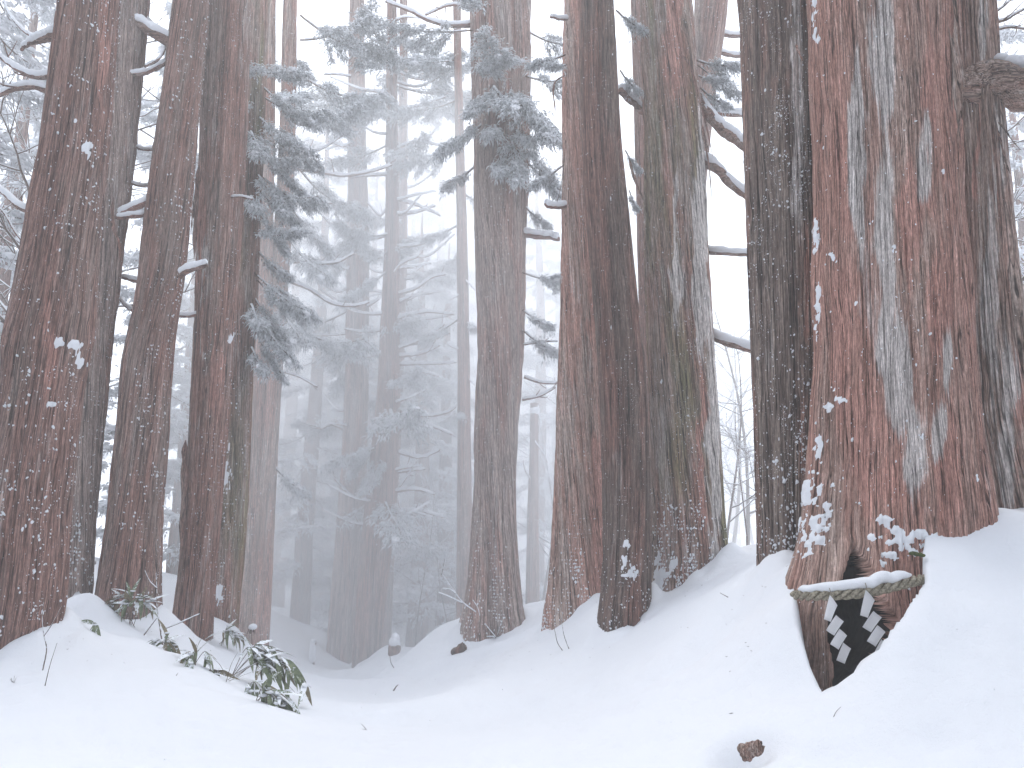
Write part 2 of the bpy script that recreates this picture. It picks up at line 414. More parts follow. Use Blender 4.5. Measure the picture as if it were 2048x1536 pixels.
COLLARS = [(60, 9.0, 0.42), (135, 12.4, 0.42), (252, 12.5, 0.5), (384, 13.6, 0.36), (446, 16.5, 0.3), (985, 18.0, 0.72), (1155, 13.4, 0.58), (1246, 11.4, 0.38), (1378, 12.0, 0.65), (1585, 7.7, 0.35), (727, 24, 0.5)]
COLLARS = [(P(px, 1100, D)[0], D, r) for px, D, r in COLLARS]
# drifts banked against trunks and hollows: (px, py, D, spread, height)
BUMPS = [(112, 1205, 9.6, 0.24, 0.30), (178, 1180, 11.3, 0.28, 0.34), (338, 1235, 12.6, 0.3, 0.22), (770, 1300, 23.4, 0.5, 0.5), (1445, 1120, 11.4, 0.3, 0.10),
         (1215, 1245, 11.9, 0.35, 0.12), (450, 1240, 14, .3, .15), (1480, 1497, 4.70, 0.10, -0.17), (1580, 1150, 6.9, 0.18, 0.1), (880, 1275, 19.5, 0.7, 0.35), (1985, 1060, 6.35, 0.42, 0.16), (1900, 1085, 5.95, 0.3, 0.08)]
BUMPS = [(*P(a, b, D)[:2], s, h) for a, b, D, s, h in BUMPS]

def sdist(p, poly):
    a = poly; b = np.roll(poly, -1, 0)
    d = np.full(len(p), 1e9); inside = np.zeros(len(p), bool)
    for s, e in zip(a, b):
        v = e - s; w = p - s
        tt = np.clip((w @ v) / (v @ v), 0, 1)
        d = np.minimum(d, np.linalg.norm(w - tt[:, None] * v, axis=1))
        c = ((s[1] > p[:, 1]) != (e[1] > p[:, 1])) & (p[:, 0] < (e[0] - s[0]) * (p[:, 1] - s[1]) / (e[1] - s[1] + 1e-12) + s[0])
        inside ^= c
    return np.where(inside, -d, d)
PIT = np.array([(1.92, 5.20), (1.95, 5.5), (2.01, 5.8), (2.12, 6.15), (2.45, 7.1), (3.2, 7.0), (3.3, 6.4), (2.95, 5.85), (2.80, 5.55), (2.45, 5.20), (2.27, 5.10), (2.04, 5.12)])

def ground(xy):
    xy = np.atleast_2d(np.asarray(xy, float))
    out = np.zeros(len(xy))
    for a in range(0, len(xy), 20000):
        q = xy[a:a + 20000]
        out[a:a + 20000] = _tps(((q[:, None] - _xy[None]) ** 2).sum(-1)) @ _W[:_n] + _W[_n] + q @ _W[_n + 1:]
    d = np.linalg.norm(xy - np.array([0, 18.0]), axis=1)
    far = -1.5 + 0.0016 * np.clip(np.abs(xy[:, 0]) - 8, 0, None) ** 2 * 3 + 0.06 * np.clip(xy[:, 1] - 50, 0, None)
    far = np.minimum(far, 30)
    w = np.clip((d - 26) / 22, 0, 1); w = w * w * (3 - 2 * w)
    out = out * (1 - w) + far * w
    for x, y, s, h in BUMPS:
        out += h * np.exp(-((xy[:, 0] - x) ** 2 + (xy[:, 1] - y) ** 2) / (2 * s * s))
    for cx_, cy2, cr in COLLARS:
        dd = np.hypot(xy[:, 0] - cx_, xy[:, 1] - cy2)
        i_ = np.where(dd < cr + 1.2)[0]
        if len(i_):
            q3 = np.column_stack([xy[i_] * 2.6, np.full(len(i_), cr * 10)])
            out[i_] += np.exp(-((dd[i_] - cr) / 0.20) ** 2) * (0.05 + 0.13 * np.clip(vnoise(q3, 21), -0.3, 1)) + 0.05 * np.exp(-((dd[i_] - cr) / 0.5) ** 2) * vnoise(q3 * 2.3, 22)
    near = np.where((np.abs(xy[:, 0] - 2.6) < 1.5) & (np.abs(xy[:, 1] - 6.2) < 1.6))[0]
    if len(near):   # snow well in front of the hollow
        m = np.clip(-sdist(xy[near], PIT) / 0.12 + 0.1, 0, 1); m = m * m * (3 - 2 * m)
        out[near] = out[near] * (1 - m) + np.minimum(out[near], 0.15) * m
    p3 = np.column_stack([xy, np.zeros(len(xy))])
    out += 0.05 * vnoise(p3 * 0.55, 3) + 0.034 * vnoise(p3 * 1.7, 4) + 0.013 * vnoise(p3 * 5, 5) + 0.003 * vnoise(p3 * 13, 6)
    return out

def ground_z(x, y): return float(ground([[x, y]])[0])

ang = np.concatenate([np.linspace(-0.72, 0.72, 400), np.linspace(0.72, 2 * np.pi - 0.72, 92)[1:-1]])
rad = np.concatenate([[0.3, 1.0, 1.8, 2.6, 3.2], np.geomspace(3.5, 150, 420)])
AA, RR = np.meshgrid(ang, rad)
xy = np.column_stack([(RR * np.sin(AA)).ravel(), (RR * np.cos(AA)).ravel()])
gz = ground(xy)
nr, na = RR.shape
i, j = np.meshgrid(np.arange(nr - 1), np.arange(na), indexing='ij'); k = (j + 1) % na
Q = np.stack([i * na + j, i * na + k, (i + 1) * na + k, (i + 1) * na + j], -1).reshape(-1, 4)
Q = Q[:, ::-1]
V = np.vstack([np.column_stack([xy, gz]), [[0, 0, ground_z(0, 0)]]])
T = np.stack([np.full(na, len(V) - 1), (np.arange(na) + 1) % na, np.arange(na)], -1)
obj('snow_ground', make_mesh('snow_ground', V, [Q, T], [SNOW]), kind='structure')

# ------------------------------------------------------------------ trunks
def pxz(V):   # picture position of points, for outlines given in pixels
    c, s = math.cos(PITCH), math.sin(PITCH)
    f = V[:, 1] * c + (V[:, 2] - CAMZ) * s; u = -V[:, 1] * s + (V[:, 2] - CAMZ) * c
    return 1024 + FPX * V[:, 0] / f, 768 - FPX * u / f

class Trunk: pass
def smooth1(a, k):
    w = np.hanning(2 * k + 3)[1:-1]; w /= w.sum()
    return np.convolve(np.pad(a, k, mode='edge'), w, 'valid')

def trunk_mesh(prof, D, mat, seed, nth=125, nz=180, twist=0.0, ztop=20.0, below=0.9, ridge=1.0, flute=0.02, flare=0.0, lumps=0.02, hollow=None, name='trunk', smooth=10, fresh=(), bleached=()):
    prof = sorted(prof, key=lambda q: -q[0])
    zs = np.array([P(0, y, D)[2] for y, _, _ in prof])
    L = np.array([P(a, y, D)[0] for y, a, _ in prof]); R = np.array([P(b, y, D)[0] for y, _, b in prof])
    zb, zt = zs[0], zs[-1]
    zv = zb - below + (zt + 0.3 - zb + below) * np.linspace(0, 1, nz) ** 1.3
    za = np.linspace(zt + 0.3, max(ztop, zt + 3), 26)[1:] if ztop else np.array([zt + 0.3, zt + 0.31])
    Z = np.concatenate([zv, za])
    def ip(v):
        sl0 = (v[1] - v[0]) / (zs[1] - zs[0]); m_ = max(0, len(zs) - 4); sl1 = (v[-1] - v[m_]) / (zs[-1] - zs[m_])
        zz = np.concatenate([[zb - 3], zs, [zt + 40]]); vv = np.concatenate([[v[0] - 3 * sl0 * 0.4], v, [v[-1] + 40 * sl1]])
        return smooth1(np.interp(np.concatenate([zv]), zz, vv), smooth), np.interp(za, zz, vv)
    cx = np.concatenate(ip((L + R) / 2)); rr = np.concatenate(ip((R - L) / 2))
    rr[len(zv):] = rr[len(zv) - 1] * (np.linspace(1, 0.35, len(za)) if ztop else np.array([0.6, 0.01]))
    gzc = ground_z((L[0] + R[0]) / 2, D)
    rr = rr * (1 + flare * np.exp(-np.clip(Z - gzc, 0, None) / 0.35))
    # denser on the side of the avenue
    u = np.linspace(0, 1, nth, endpoint=False)
    th = -np.pi / 2 + 2 * np.pi * (u - 0.5) - 0.62 * np.sin(2 * np.pi * (u - 0.5)) * -1.0 * -1.0
    TH, ZZ = np.meshgrid(th, Z)
    RRr = np.repeat(rr[:, None], nth, 1); CX = np.repeat(cx[:, None], nth, 1)
    R0 = float(np.median(rr[:len(zv)]))
    tt = TH + twist * ZZ
    co = np.stack([R0 * np.cos(tt), R0 * np.sin(tt), ZZ], -1).reshape(-1, 3)
    wob = 0.014 * fbm(co * [5, 5, 0.9], 2, seed + 50)
    cw = co.copy(); cw[:, 0] += wob; cw[:, 1] += wob
    s1 = fbm(cw * [13, 13, 0.28], 2, seed)          # broad strips
    s2 = vnoise(cw * [34, 34, 0.6], seed + 1)       # ridges
    s3 = vnoise(cw * [80, 80, 2.0], seed + 2)       # fibres
    fl = vnoise(co * [2.2 / max(R0, .2), 2.2 / max(R0, .2), 0.18], seed + 3)
    lu = vnoise(co * [3, 3, 1.6], seed + 4)
    rid = lambda v: 1 - 2 * np.abs(v)
    groove = np.exp(-(s1 / 0.09) ** 2) + 0.55 * np.exp(-(s2 / 0.13) ** 2)
    d = ridge * (0.010 * s1 + 0.010 * rid(s2) + 0.006 * s3 - 0.020 * groove) + flute * fl * R0 * 2 + lumps * lu * R0
    top = np.clip((ZZ.ravel() - zt) / 2, 0, 1)
    rad_ = RRr.ravel() + d * (1 - 0.6 * top)
    V = np.stack([CX.ravel() + rad_ * np.cos(TH.ravel()), D + rad_ * np.sin(TH.ravel()), ZZ.ravel()], -1)
    t = Trunk()
    t.hol = np.zeros(len(V))
    if hollow is not None: V, t.hol = hollow(V, TH.ravel())
    ni, nj = TH.shape
    i, j = np.meshgrid(np.arange(ni - 1), np.arange(nj), indexing='ij'); k = (j + 1) % nj
    Q = np.stack([i * nj + j, i * nj + k, (i + 1) * nj + k, (i + 1) * nj + j], -1).reshape(-1, 4)
    t.V, t.Q, t.co, t.ni, t.nj, t.mat, t.TH, t.D, t.nzv = V, Q, co, ni, nj, mat, TH, D, len(zv)
    G = V.reshape(ni, nj, 3)
    dz = np.gradient(G, axis=0); dt = np.roll(G, -1, 1) - np.roll(G, 1, 1)
    N = np.cross(dt, dz).reshape(-1, 3); t.N = N / (np.linalg.norm(N, axis=1)[:, None] + 1e-9)
    t.masks = {}
    for nm, lst in (('fresh', fresh), ('bleached', bleached)):
        px_, py_ = pxz(V); mk = np.zeros(len(V))
        px_ = px_ + 10 * fbm(co * [9, 9, 2], 2, seed + 70); py_ = py_ + 40 * fbm(co * [7, 7, 1.5], 2, seed + 71)
        for x, y, rx, ry in lst:
            mk = np.maximum(mk, np.clip(1.25 - np.sqrt(((px_ - x) / rx) ** 2 + ((py_ - y) / ry) ** 2), 0, 1))
        t.masks[nm] = mk * (np.sin(TH.ravel()) < 0.2)
    t.base = np.array([cx[np.searchsorted(Z, gzc)] if gzc > Z[0] else cx[0], D, gzc])
    t.Z, t.cx, t.rr = Z, cx, rr
    return t

def add_trunk(root, t, base, name='trunk', label=None):
    mats = [t.mat]; mi = [0]
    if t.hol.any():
        mats.append(ROTTEN_SHADE); mi = [(t.hol[t.Q].mean(1) > 0.5).astype(int)]
    me = make_mesh(name, t.V - base, [t.Q], mats, mi, attrs={'bark_co': t.co, **t.masks})
    return obj(name, me, root, label=label)

def shell(t, spots, seed, thick=0.02, name='snow_patch'):
    """snow plastered over part of a trunk: the bark's own surface raised; spots are (px, py, half width, half height) in the picture"""
    px_, py_ = pxz(t.V)
    q = t.V * [1, 1, 1.0]
    a1 = fbm(q * 9, 3, seed); a2 = fbm(q * 30, 2, seed + 5)
    mk = np.full(len(t.V), -1.0)
    for x, y, rx, ry in spots:
        mk = np.maximum(mk, 1 - np.sqrt(((px_ - x) / rx) ** 2 + ((py_ - y) / ry) ** 2))
    mk = 0.8 * mk + 0.65 * a1 + 0.40 * a2 - 0.08
    mk[(np.sin(t.TH.ravel()) > 0.35)] = -1
    h = np.sqrt(np.clip(mk, 0, 1.2)) * thick * (1 + 0.5 * a1 + 0.35 * a2) - 0.006
    F = t.Q[(mk[t.Q] > -0.05).any(1)]
    ids = np.unique(F); inv = np.full(len(t.V), -1); inv[ids] = np.arange(len(ids))
    V = t.V[ids] + t.N[ids] * h[ids][:, None] + np.array([0, 0, 0.3]) * np.clip(h[ids], 0, 1)[:, None]
    return V, inv[F]

def specks(t, n, smin, smax, wind, seed, zr=None, clump=6.0, sharp=1.0, thr=0.0, power=2.2, wind_pow=1.5):
    """clots of wind-driven snow stuck to the bark; wind = the way the snow came from"""
    rs = np.random.RandomState(seed)
    m = t.nzv * t.nj
    w = np.clip(t.N[:m] @ (np.array(wind, float) / np.linalg.norm(wind)), 0, 1) ** wind_pow
    nn = fbm(t.V[:m] * [clump, clump, clump * 0.45], 3, seed)
    w = w * np.clip(nn + 0.55 - thr, 0, None) ** (1.5 * sharp) * (1 - t.hol[:m])
    gzv = ground_z(*t.base[:2]) - 0.3
    w[t.V[:m, 2] < gzv] = 0
    if zr: w = w * np.interp(t.V[:m, 2], zr[0], zr[1])
    n = int(n * 1.5); idx = rs.choice(m, n, p=w / w.sum())
    s = 0.62 * (smin + (smax * 0.7 - smin) * rs.rand(n) ** (power * 1.9))
    N = t.N[idx]
    up = np.tile([0, 0, 1.0], (n, 1)) + rs.normal(0, 0.35, (n, 3))
    S = np.cross(up, N); S /= np.linalg.norm(S, axis=1)[:, None]; U = np.cross(N, S)
    cen = t.V[idx] + rs.normal(0, 0.006, (n, 3)) + N * (s * 0.15)[:, None]
    sz = np.stack([s * rs.uniform(.6, 1.1, n), s * rs.uniform(.8, 1.7, n), s * rs.uniform(.45, .75, n)], -1)
    return blobs(cen, sz, np.stack([S, U, N], 1), 0.75, seed)

# --- the near trunks: (row, left, right) outlines, all in the photograph's pixels
TR = {}
def T(key, prof, D, mat, seed, **k): TR[key] = trunk_mesh(prof, D, mat, seed, **k)
T('T1', [(-40, 129, 234), (0, 126, 229), (300, 92, 207), (525, 55, 184), (640, 35, 176), (690, 20, 172), (740, 18, 163), (850, 2, 149), (1011, -22, 136), (1180, -38, 128), (1290, -52, 112)], 9.0, B_RED, 11, nth=180, nz=230, twist=-0.06, flute=0.05, fresh=[(205, 90, 8, 150), (95, 650, 16, 170)])
T('T2', [(0, 195, 294), (300, 165, 268), (525, 140, 240), (700, 120, 219), (850, 110, 205), (1025, 98, 190), (1150, 90, 182), (1220, 84, 178)], 12.4, B_GREYB, 12, twist=0.10, ridge=1.2)
T('T3', [(0, 348, 417), (150, 330, 405), (300, 310, 391), (525, 287, 373), (640, 270, 353), (700, 252, 345), (850, 240, 335), (1025, 222, 321), (1150, 205, 316), (1240, 192, 314)], 12.5, B_BROWN, 13,  flare=0.10,nth=145, nz=190, twist=-0.10, flute=0.03)
T('T4', [(0, 408, 499), (300, 400, 488), (525, 392, 474), (700, 386, 461), (850, 380, 452), (1025, 371, 441), (1150, 362, 433), (1280, 346, 420)], 13.6, B_RED2, 14,  flare=0.10,nth=145, nz=190, twist=-0.05, flute=0.05, fresh=[(432, 740, 18, 130), (398, 450, 12, 130)], bleached=[(405, 620, 6, 160)])
T('T5', [(0, 460, 536), (300, 450, 526), (525, 442, 516), (700, 438, 506), (1025, 428, 494), (1150, 424, 484), (1270, 418, 474)], 16.5, B_MOSS, 15, nz=200, ridge=1.2)
T('T6', [(-60, 572, 594), (250, 560, 588), (450, 548, 580), (600, 535, 572), (700, 520, 566), (800, 508, 560), (900, 500, 554), (1025, 490, 547), (1150, 483, 540), (1300, 474, 532)], 21.0, B_PALE, 16, nz=180, flute=0.10)
T('T6b', [(-60, 528, 552), (300, 520, 548), (500, 513, 545), (700, 506, 540), (850, 499, 531), (1000, 491, 521)], 20.8, B_PALE, 116, nth=90, nz=140, below=0.2)
T('C1', [(-40, 980, 1052), (0, 982, 1051), (130, 980, 1051), (200, 964, 1051), (300, 952, 1051), (525, 953, 1048), (700, 955, 1047), (850, 952, 1040), (1025, 945, 1038), (1150, 937, 1040), (1270, 922, 1046)], 18.0, B_GREYB, 17, nth=150, nz=190, flare=0.10, twist=0.12, flute=0.13)
T('C1b', [(-60, 935, 972), (0, 938, 973), (150, 942, 975), (300, 948, 984), (420, 955, 990)], 18.0, B_GREYB, 19, nth=80, nz=120, below=0.2)
T('C0', [(0, 906, 921), (150, 909, 924), (525, 914, 936), (700, 915, 939), (850, 916, 941), (1025, 914, 944), (1200, 912, 950), (1240, 911, 952)], 23.0, B_FAR, 20, nth=60, nz=120, ridge=0.6)
T('R0', [(825, 1061, 1077), (900, 1060, 1077), (1011, 1055, 1077), (1150, 1052, 1078), (1225, 1050, 1080)], 25.0, B_FAR, 21, nth=50, nz=80, ridge=0.6, ztop=None)
T('R1', [(0, 1128, 1220), (300, 1126, 1205), (525, 1123, 1200), (700, 1119, 1200), (850, 1112, 1202), (1025, 1106, 1207), (1150, 1099, 1212), (1262, 1088, 1222)], 13.4, B_PALE, 22,  flare=0.10,nth=150, nz=190, twist=0.22, flute=0.04, fresh=[(1200, 1010, 22, 260), (1182, 600, 12, 140)], bleached=())
T('R2', [(0, 1160, 1226), (150, 1161, 1234), (300, 1165, 1244), (400, 1170, 1256), (525, 1180, 1268), (700, 1195, 1287), (850, 1203, 1297), (1025, 1208, 1300), (1150, 1206, 1297), (1285, 1197, 1292)], 11.4, B_SLIM, 23,  flare=0.10,nth=145, nz=200, twist=-0.06, flute=0.05)
T('R2b', [(0, 1262, 1283), (400, 1272, 1298), (525, 1276, 1304), (800, 1284, 1316), (1100, 1290, 1330), (1180, 1290, 1335)], 17.0, B_FAR, 24, nth=70, nz=120, ridge=0.7)
T('R3', [(0, 1284, 1381), (150, 1288, 1396), (300, 1291, 1409), (525, 1295, 1418), (700, 1299, 1428), (850, 1302, 1437), (1025, 1304, 1448), (1110, 1302, 1455), (1215, 1294, 1462)], 12.0, B_MOSS, 25, nth=170, nz=210, twist=0.10, flute=0.05, fresh=[(1348, 60, 22, 170), (1405, 880, 12, 230)], bleached=[(1402, 480, 20, 360), (1428, 880, 18, 320), (1350, 480, 8, 220)])
T('R3b', [(0, 1390, 1457), (100, 1384, 1444), (210, 1370, 1425), (500, 1340, 1398), (900, 1330, 1395), (1150, 1325, 1400)], 17.0, B_FAR, 26, nth=90, nz=150)
T('B0', [(-30, 1478, 1640), (0, 1479, 1640), (300, 1490, 1648), (525, 1500, 1652), (700, 1507, 1656), (850, 1513, 1658), (1025, 1519, 1656), (1128, 1520, 1650)], 7.7, B_DARK, 27, nth=210, nz=260, flute=0.03, ridge=1.2, bleached=[(1597, 200, 16, 330)], fresh=[(1612, 560, 9, 160), (1592, 130, 6, 150)])

# the opening at the foot of the great tree, an outline on the plane of its bark
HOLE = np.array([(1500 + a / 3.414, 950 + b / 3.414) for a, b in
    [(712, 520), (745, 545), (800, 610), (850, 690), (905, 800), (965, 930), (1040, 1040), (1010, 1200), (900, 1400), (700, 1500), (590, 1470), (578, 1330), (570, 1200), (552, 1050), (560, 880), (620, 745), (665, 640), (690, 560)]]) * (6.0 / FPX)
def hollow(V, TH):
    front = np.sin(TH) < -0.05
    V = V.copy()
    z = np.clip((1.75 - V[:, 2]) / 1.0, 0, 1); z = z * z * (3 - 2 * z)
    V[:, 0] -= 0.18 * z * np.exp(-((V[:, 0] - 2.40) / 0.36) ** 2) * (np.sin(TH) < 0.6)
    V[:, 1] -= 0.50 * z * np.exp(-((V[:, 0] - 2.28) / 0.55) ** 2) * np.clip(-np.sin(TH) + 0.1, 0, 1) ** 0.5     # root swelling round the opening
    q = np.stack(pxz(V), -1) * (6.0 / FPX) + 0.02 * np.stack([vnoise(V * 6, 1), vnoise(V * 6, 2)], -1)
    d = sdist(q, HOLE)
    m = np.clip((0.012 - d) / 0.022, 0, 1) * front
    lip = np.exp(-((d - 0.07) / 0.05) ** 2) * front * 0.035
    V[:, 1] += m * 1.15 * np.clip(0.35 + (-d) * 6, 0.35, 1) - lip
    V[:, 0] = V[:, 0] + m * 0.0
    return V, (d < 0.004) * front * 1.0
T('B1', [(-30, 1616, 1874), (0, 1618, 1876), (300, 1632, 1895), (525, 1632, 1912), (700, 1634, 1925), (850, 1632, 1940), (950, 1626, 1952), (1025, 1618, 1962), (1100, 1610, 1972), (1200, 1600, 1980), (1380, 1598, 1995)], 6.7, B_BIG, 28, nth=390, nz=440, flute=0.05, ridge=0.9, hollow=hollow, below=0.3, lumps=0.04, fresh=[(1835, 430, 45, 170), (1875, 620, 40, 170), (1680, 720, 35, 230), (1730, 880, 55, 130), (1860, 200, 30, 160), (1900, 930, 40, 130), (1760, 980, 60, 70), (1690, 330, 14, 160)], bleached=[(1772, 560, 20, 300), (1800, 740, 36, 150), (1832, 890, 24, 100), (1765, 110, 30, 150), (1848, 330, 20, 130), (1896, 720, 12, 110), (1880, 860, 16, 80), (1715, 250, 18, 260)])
T('B2', [(-30, 1888, 1974), (0, 1890, 1977), (150, 1900, 1985), (300, 1912, 1994), (525, 1918, 2015), (700, 1924, 2034), (850, 1932, 2056), (950, 1945, 2085), (1000, 1950, 2100)], 7.35, B_BIG2, 29, nth=190, nz=220, flute=0.10, ridge=1.6, lumps=0.05, bleached=[(1988, 560, 18, 330), (2015, 860, 22, 230), (1960, 60, 12, 120)], fresh=[(2040, 800, 12, 150), (1955, 330, 10, 120)])

# ------------------------------------------------------------------ haze
def add_haze():
    m = bpy.data.materials.new('pale_haze'); m.use_nodes = True
    n, l = m.node_tree.nodes, m.node_tree.links
    n.clear()
    v = n.new('ShaderNodeVolumePrincipled'); v.inputs['Color'].default_value = (0.99, 0.995, 1.0, 1); v.inputs['Density'].default_value = HAZE_DENSITY
    v.inputs['Anisotropy'].default_value = 0.45
    o = n.new('ShaderNodeOutputMaterial'); l.new(v.outputs[0], o.inputs['Volume'])
    x, y0, y1, z0, z1 = 155, -155, 155, -6.0, 36.0
    V = [(-x, y0, z0), (x, y0, z0), (x, y1, z0), (-x, y1, z0), (-x, y0, z1), (x, y0, z1), (x, y1, z1), (-x, y1, z1)]
    F = [(3, 2, 1, 0), (4, 5, 6, 7), (0, 1, 5, 4), (1, 2, 6, 5), (2, 3, 7, 6), (3, 0, 4, 7)]
    h = obj('haze', make_mesh('haze', V, [F], [m], smooth=False), kind='stuff')
    h['label'] = 'thin snowy haze hanging between the cedars'
add_haze()

# clouds of powder blown off the branches, hanging in the avenue
def add_drift(name_label, c, r, dens):
    m = bpy.data.materials.new('blown_powder_snow'); m.use_nodes = True
    n, l = m.node_tree.nodes, m.node_tree.links
    n.clear()
    v = n.new('ShaderNodeVolumePrincipled'); v.inputs['Color'].default_value = (0.99, 0.995, 1.0, 1); v.inputs['Density'].default_value = dens; v.inputs['Anisotropy'].default_value = 0.45
    o = n.new('ShaderNodeOutputMaterial'); l.new(v.outputs[0], o.inputs['Volume'])
    V = ICO3_V * (1 + 0.10 * fbm(ICO3_V * 1.3 + c[0], 2, 5))[:, None] * np.array(r)
    h = obj('drifting_snow', make_mesh('drifting_snow', V, [ICO3_F], [m]), loc=c, kind='stuff')
    h['label'] = name_label
add_drift('cloud of powder snow hanging across the avenue', (-2.8, 29.5, 6), (9.5, 12.5, 12), DRIFT_DENSITY)
add_drift('thin veil of powder snow sinking past the forked cedar', (-2.2, 19.8, 4), (5.0, 5.0, 9), DRIFT_DENSITY * 0.5)
add_drift('thin powder snow drifting behind the far cedars', (1.0, 44, 8), (26, 17, 20), DRIFT_DENSITY * 0.55)

# ------------------------------------------------------------------ ground hits
def hit(px, py, t0=3.5, t1=45):
    d = ray(px, py); t = np.geomspace(t0, t1, 900)
    p = np.array([0, 0, CAMZ]) + d * t[:, None]
    below = p[:, 2] < ground(p[:, :2])
    i = int(np.argmax(below)) if below.any() else len(t) - 1
    return p[i]

# ------------------------------------------------------------------ boughs
def spindles(p0, d, ln, wd, droop=0.25):
    n = len(p0)
    ref = np.where(np.abs(d[:, 2:3]) < 0.9, [[0, 0, 1.0]], [[1.0, 0, 0]])
    s = np.cross(d, ref); s /= np.linalg.norm(s, axis=1)[:, None]; u = np.cross(s, d)
    mid = p0 + d * (ln * 0.42)[:, None]
    tip = p0 + d * ln[:, None] - np.array([0, 0, 1.0]) * (ln * droop)[:, None]
    V = np.stack([p0, mid + u * wd[:, None] * 0.5, mid + s * wd[:, None] * 0.55 - u * wd[:, None] * 0.3, mid - s * wd[:, None] * 0.55 - u * wd[:, None] * 0.3, tip], 1)
    b = np.arange(n)[:, None] * 5
    F = np.concatenate([b + np.array([[0, 2, 1]]), b + np.array([[0, 3, 2]]), b + np.array([[0, 1, 3]]), b + np.array([[4, 1, 2]]), b + np.array([[4, 2, 3]]), b + np.array([[4, 3, 1]])])
    return V.reshape(-1, 3), F

def bough_geo(seed, L=1.6, droop=0.35, up=0.25, ntw=12, per=26, fl=0.11, fw=0.016, hang=0.35, snow=0.6, start=0.2, wood_r=0.022, spread=0.25):
    """returns (wood V,F), (foliage V,F), (snow V,F) of one bough growing along +X"""
    rs = np.random.RandomState(seed)
    t = np.linspace(0, 1, 14)
    ax = np.stack([L * t * (1 - 0.08 * t), 0.10 * L * np.sin(t * 3 + seed) * t, L * (-droop * t + up * t ** 2.4)], 1)
    W = Soup(); F = Soup(); S = Soup()
    v, f = tube(ax, np.linspace(wood_r, wood_r * 0.3, 14), 5, jitter=0.15, seed=seed); W.add(v, f)
    P0, D, LN, WD, tops = [], [], [], [], []
    for k in range(ntw):
        tt = start + (1 - start) * (k + rs.rand() * 0.7) / ntw
        b = np.array([np.interp(tt, t, ax[:, i]) for i in range(3)])
        side = 1 if k % 2 else -1
        a = math.radians(rs.uniform(30, 75)) * side * (1 - 0.5 * tt)
        l = L * 0.42 * (1.15 - 0.75 * tt) * rs.uniform(0.6, 1.2)
        q = np.linspace(0, 1, 6)
        h = hang * rs.uniform(0.5, 1.5)
        tw = b + np.stack([np.cos(a) * l * q, np.sin(a) * l * q, l * (-h * q ** 1.4 + 0.12 * q)], 1)
        v, f = tube(tw, np.linspace(0.008, 0.003, 6) * (wood_r / 0.022), 3, cap=False); W.add(v, f)
        n = int(per * rs.uniform(0.7, 1.3))
        u = rs.uniform(0.12, 1.02, n)
        p = np.stack([np.interp(u, q, tw[:, i]) for i in range(3)], 1) + rs.normal(0, fl * spread, (n, 3))
        main = (tw[-1] - tw[0]) / (np.linalg.norm(tw[-1] - tw[0]) + 1e-6)
        dd = main * 0.9 + rs.normal(0, 0.55, (n, 3)) + np.array([0, 0, -0.15])
        dd /= np.linalg.norm(dd, axis=1)[:, None]
        P0.append(p); D.append(dd); LN.append(fl * rs.uniform(0.55, 1.25, n)); WD.append(fw * rs.uniform(0.7, 1.3, n))
        ns = rs.poisson(snow * 2.2)
        for _ in range(ns):
            uu = rs.uniform(0.3, 1.0)
            tops.append(np.array([np.interp(uu, q, tw[:, i]) for i in range(3)]) + np.array([0, 0, fl * 0.22]))
    P0, D, LN, WD = map(np.concatenate, (P0, D, LN, WD))
    F.add(*spindles(P0, D, LN, WD))
    # snow lying along the limb and in pads on the sprays
    keep = ax[1:11] + np.array([0, 0, wood_r * 1.1])
    v, f = tube(keep, wood_r * np.linspace(1.3, 0.8, 10), 6, flat=0.75, jitter=0.3, seed=seed + 3); S.add(v, f)
    if tops:
        tops = np.array(tops); n = len(tops)
        s = fl * rs.uniform(0.22, 0.62, n)
        v, f = blobs(tops, np.stack([s * rs.uniform(.8, 1.6, n), s * rs.uniform(.8, 1.5, n), s * rs.uniform(.4, .7, n)], -1), None, 0.5, seed, hi=False); S.add(v, f)
    return W, F, S

def foliage_mesh(F, mat, seed=1):
    me = F.mesh('foliage', [mat, NEEDLES_RIMED, SNOW])
    n = len(me.polygons) // 6            # six faces to a spray; some sprays are wholly rimed or buried in snow
    k = np.random.RandomState(seed).choice([0, 1, 2], n, p=[0.34, 0.42, 0.24])
    me.polygons.foreach_set('material_index', np.tile(k, 6).astype(np.int32))
    return me

BOUGHS = []
for k, kw in enumerate([dict(L=1.7, droop=0.55, up=0.2, hang=0.5), dict(L=1.3, droop=0.75, up=0.1, hang=0.7, ntw=11), dict(L=2.1, droop=0.35, up=0.35, hang=0.4, ntw=14, snow=0.9),
                        dict(L=1.0, droop=0.5, up=0.2, hang=0.6, ntw=9, per=24), dict(L=1.9, droop=0.2, up=0.35, hang=0.35, ntw=13, snow=1.0)]):
    W, F, S = bough_geo(100 + k, per=int(2.6 * kw.pop('per', 44)), fl=0.12, fw=0.020, spread=0.42, **kw)
    BOUGHS.append((W.mesh('bough', [WOOD]), foliage_mesh(F, NEEDLES), S.mesh('snow', [SNOW])))

def add_bough(root, base, at, az, pitch=0.0, sc=1.0, var=0):
    w, f, s = BOUGHS[var]
    o = obj('bough', w, root, np.array(at) - base, (0, math.radians(pitch), math.radians(az)), (sc,) * 3)
    fo = obj('foliage', f, o); fo['kind'] = 'stuff'
    sn = obj('snow', s, o, kind='stuff')
    return o

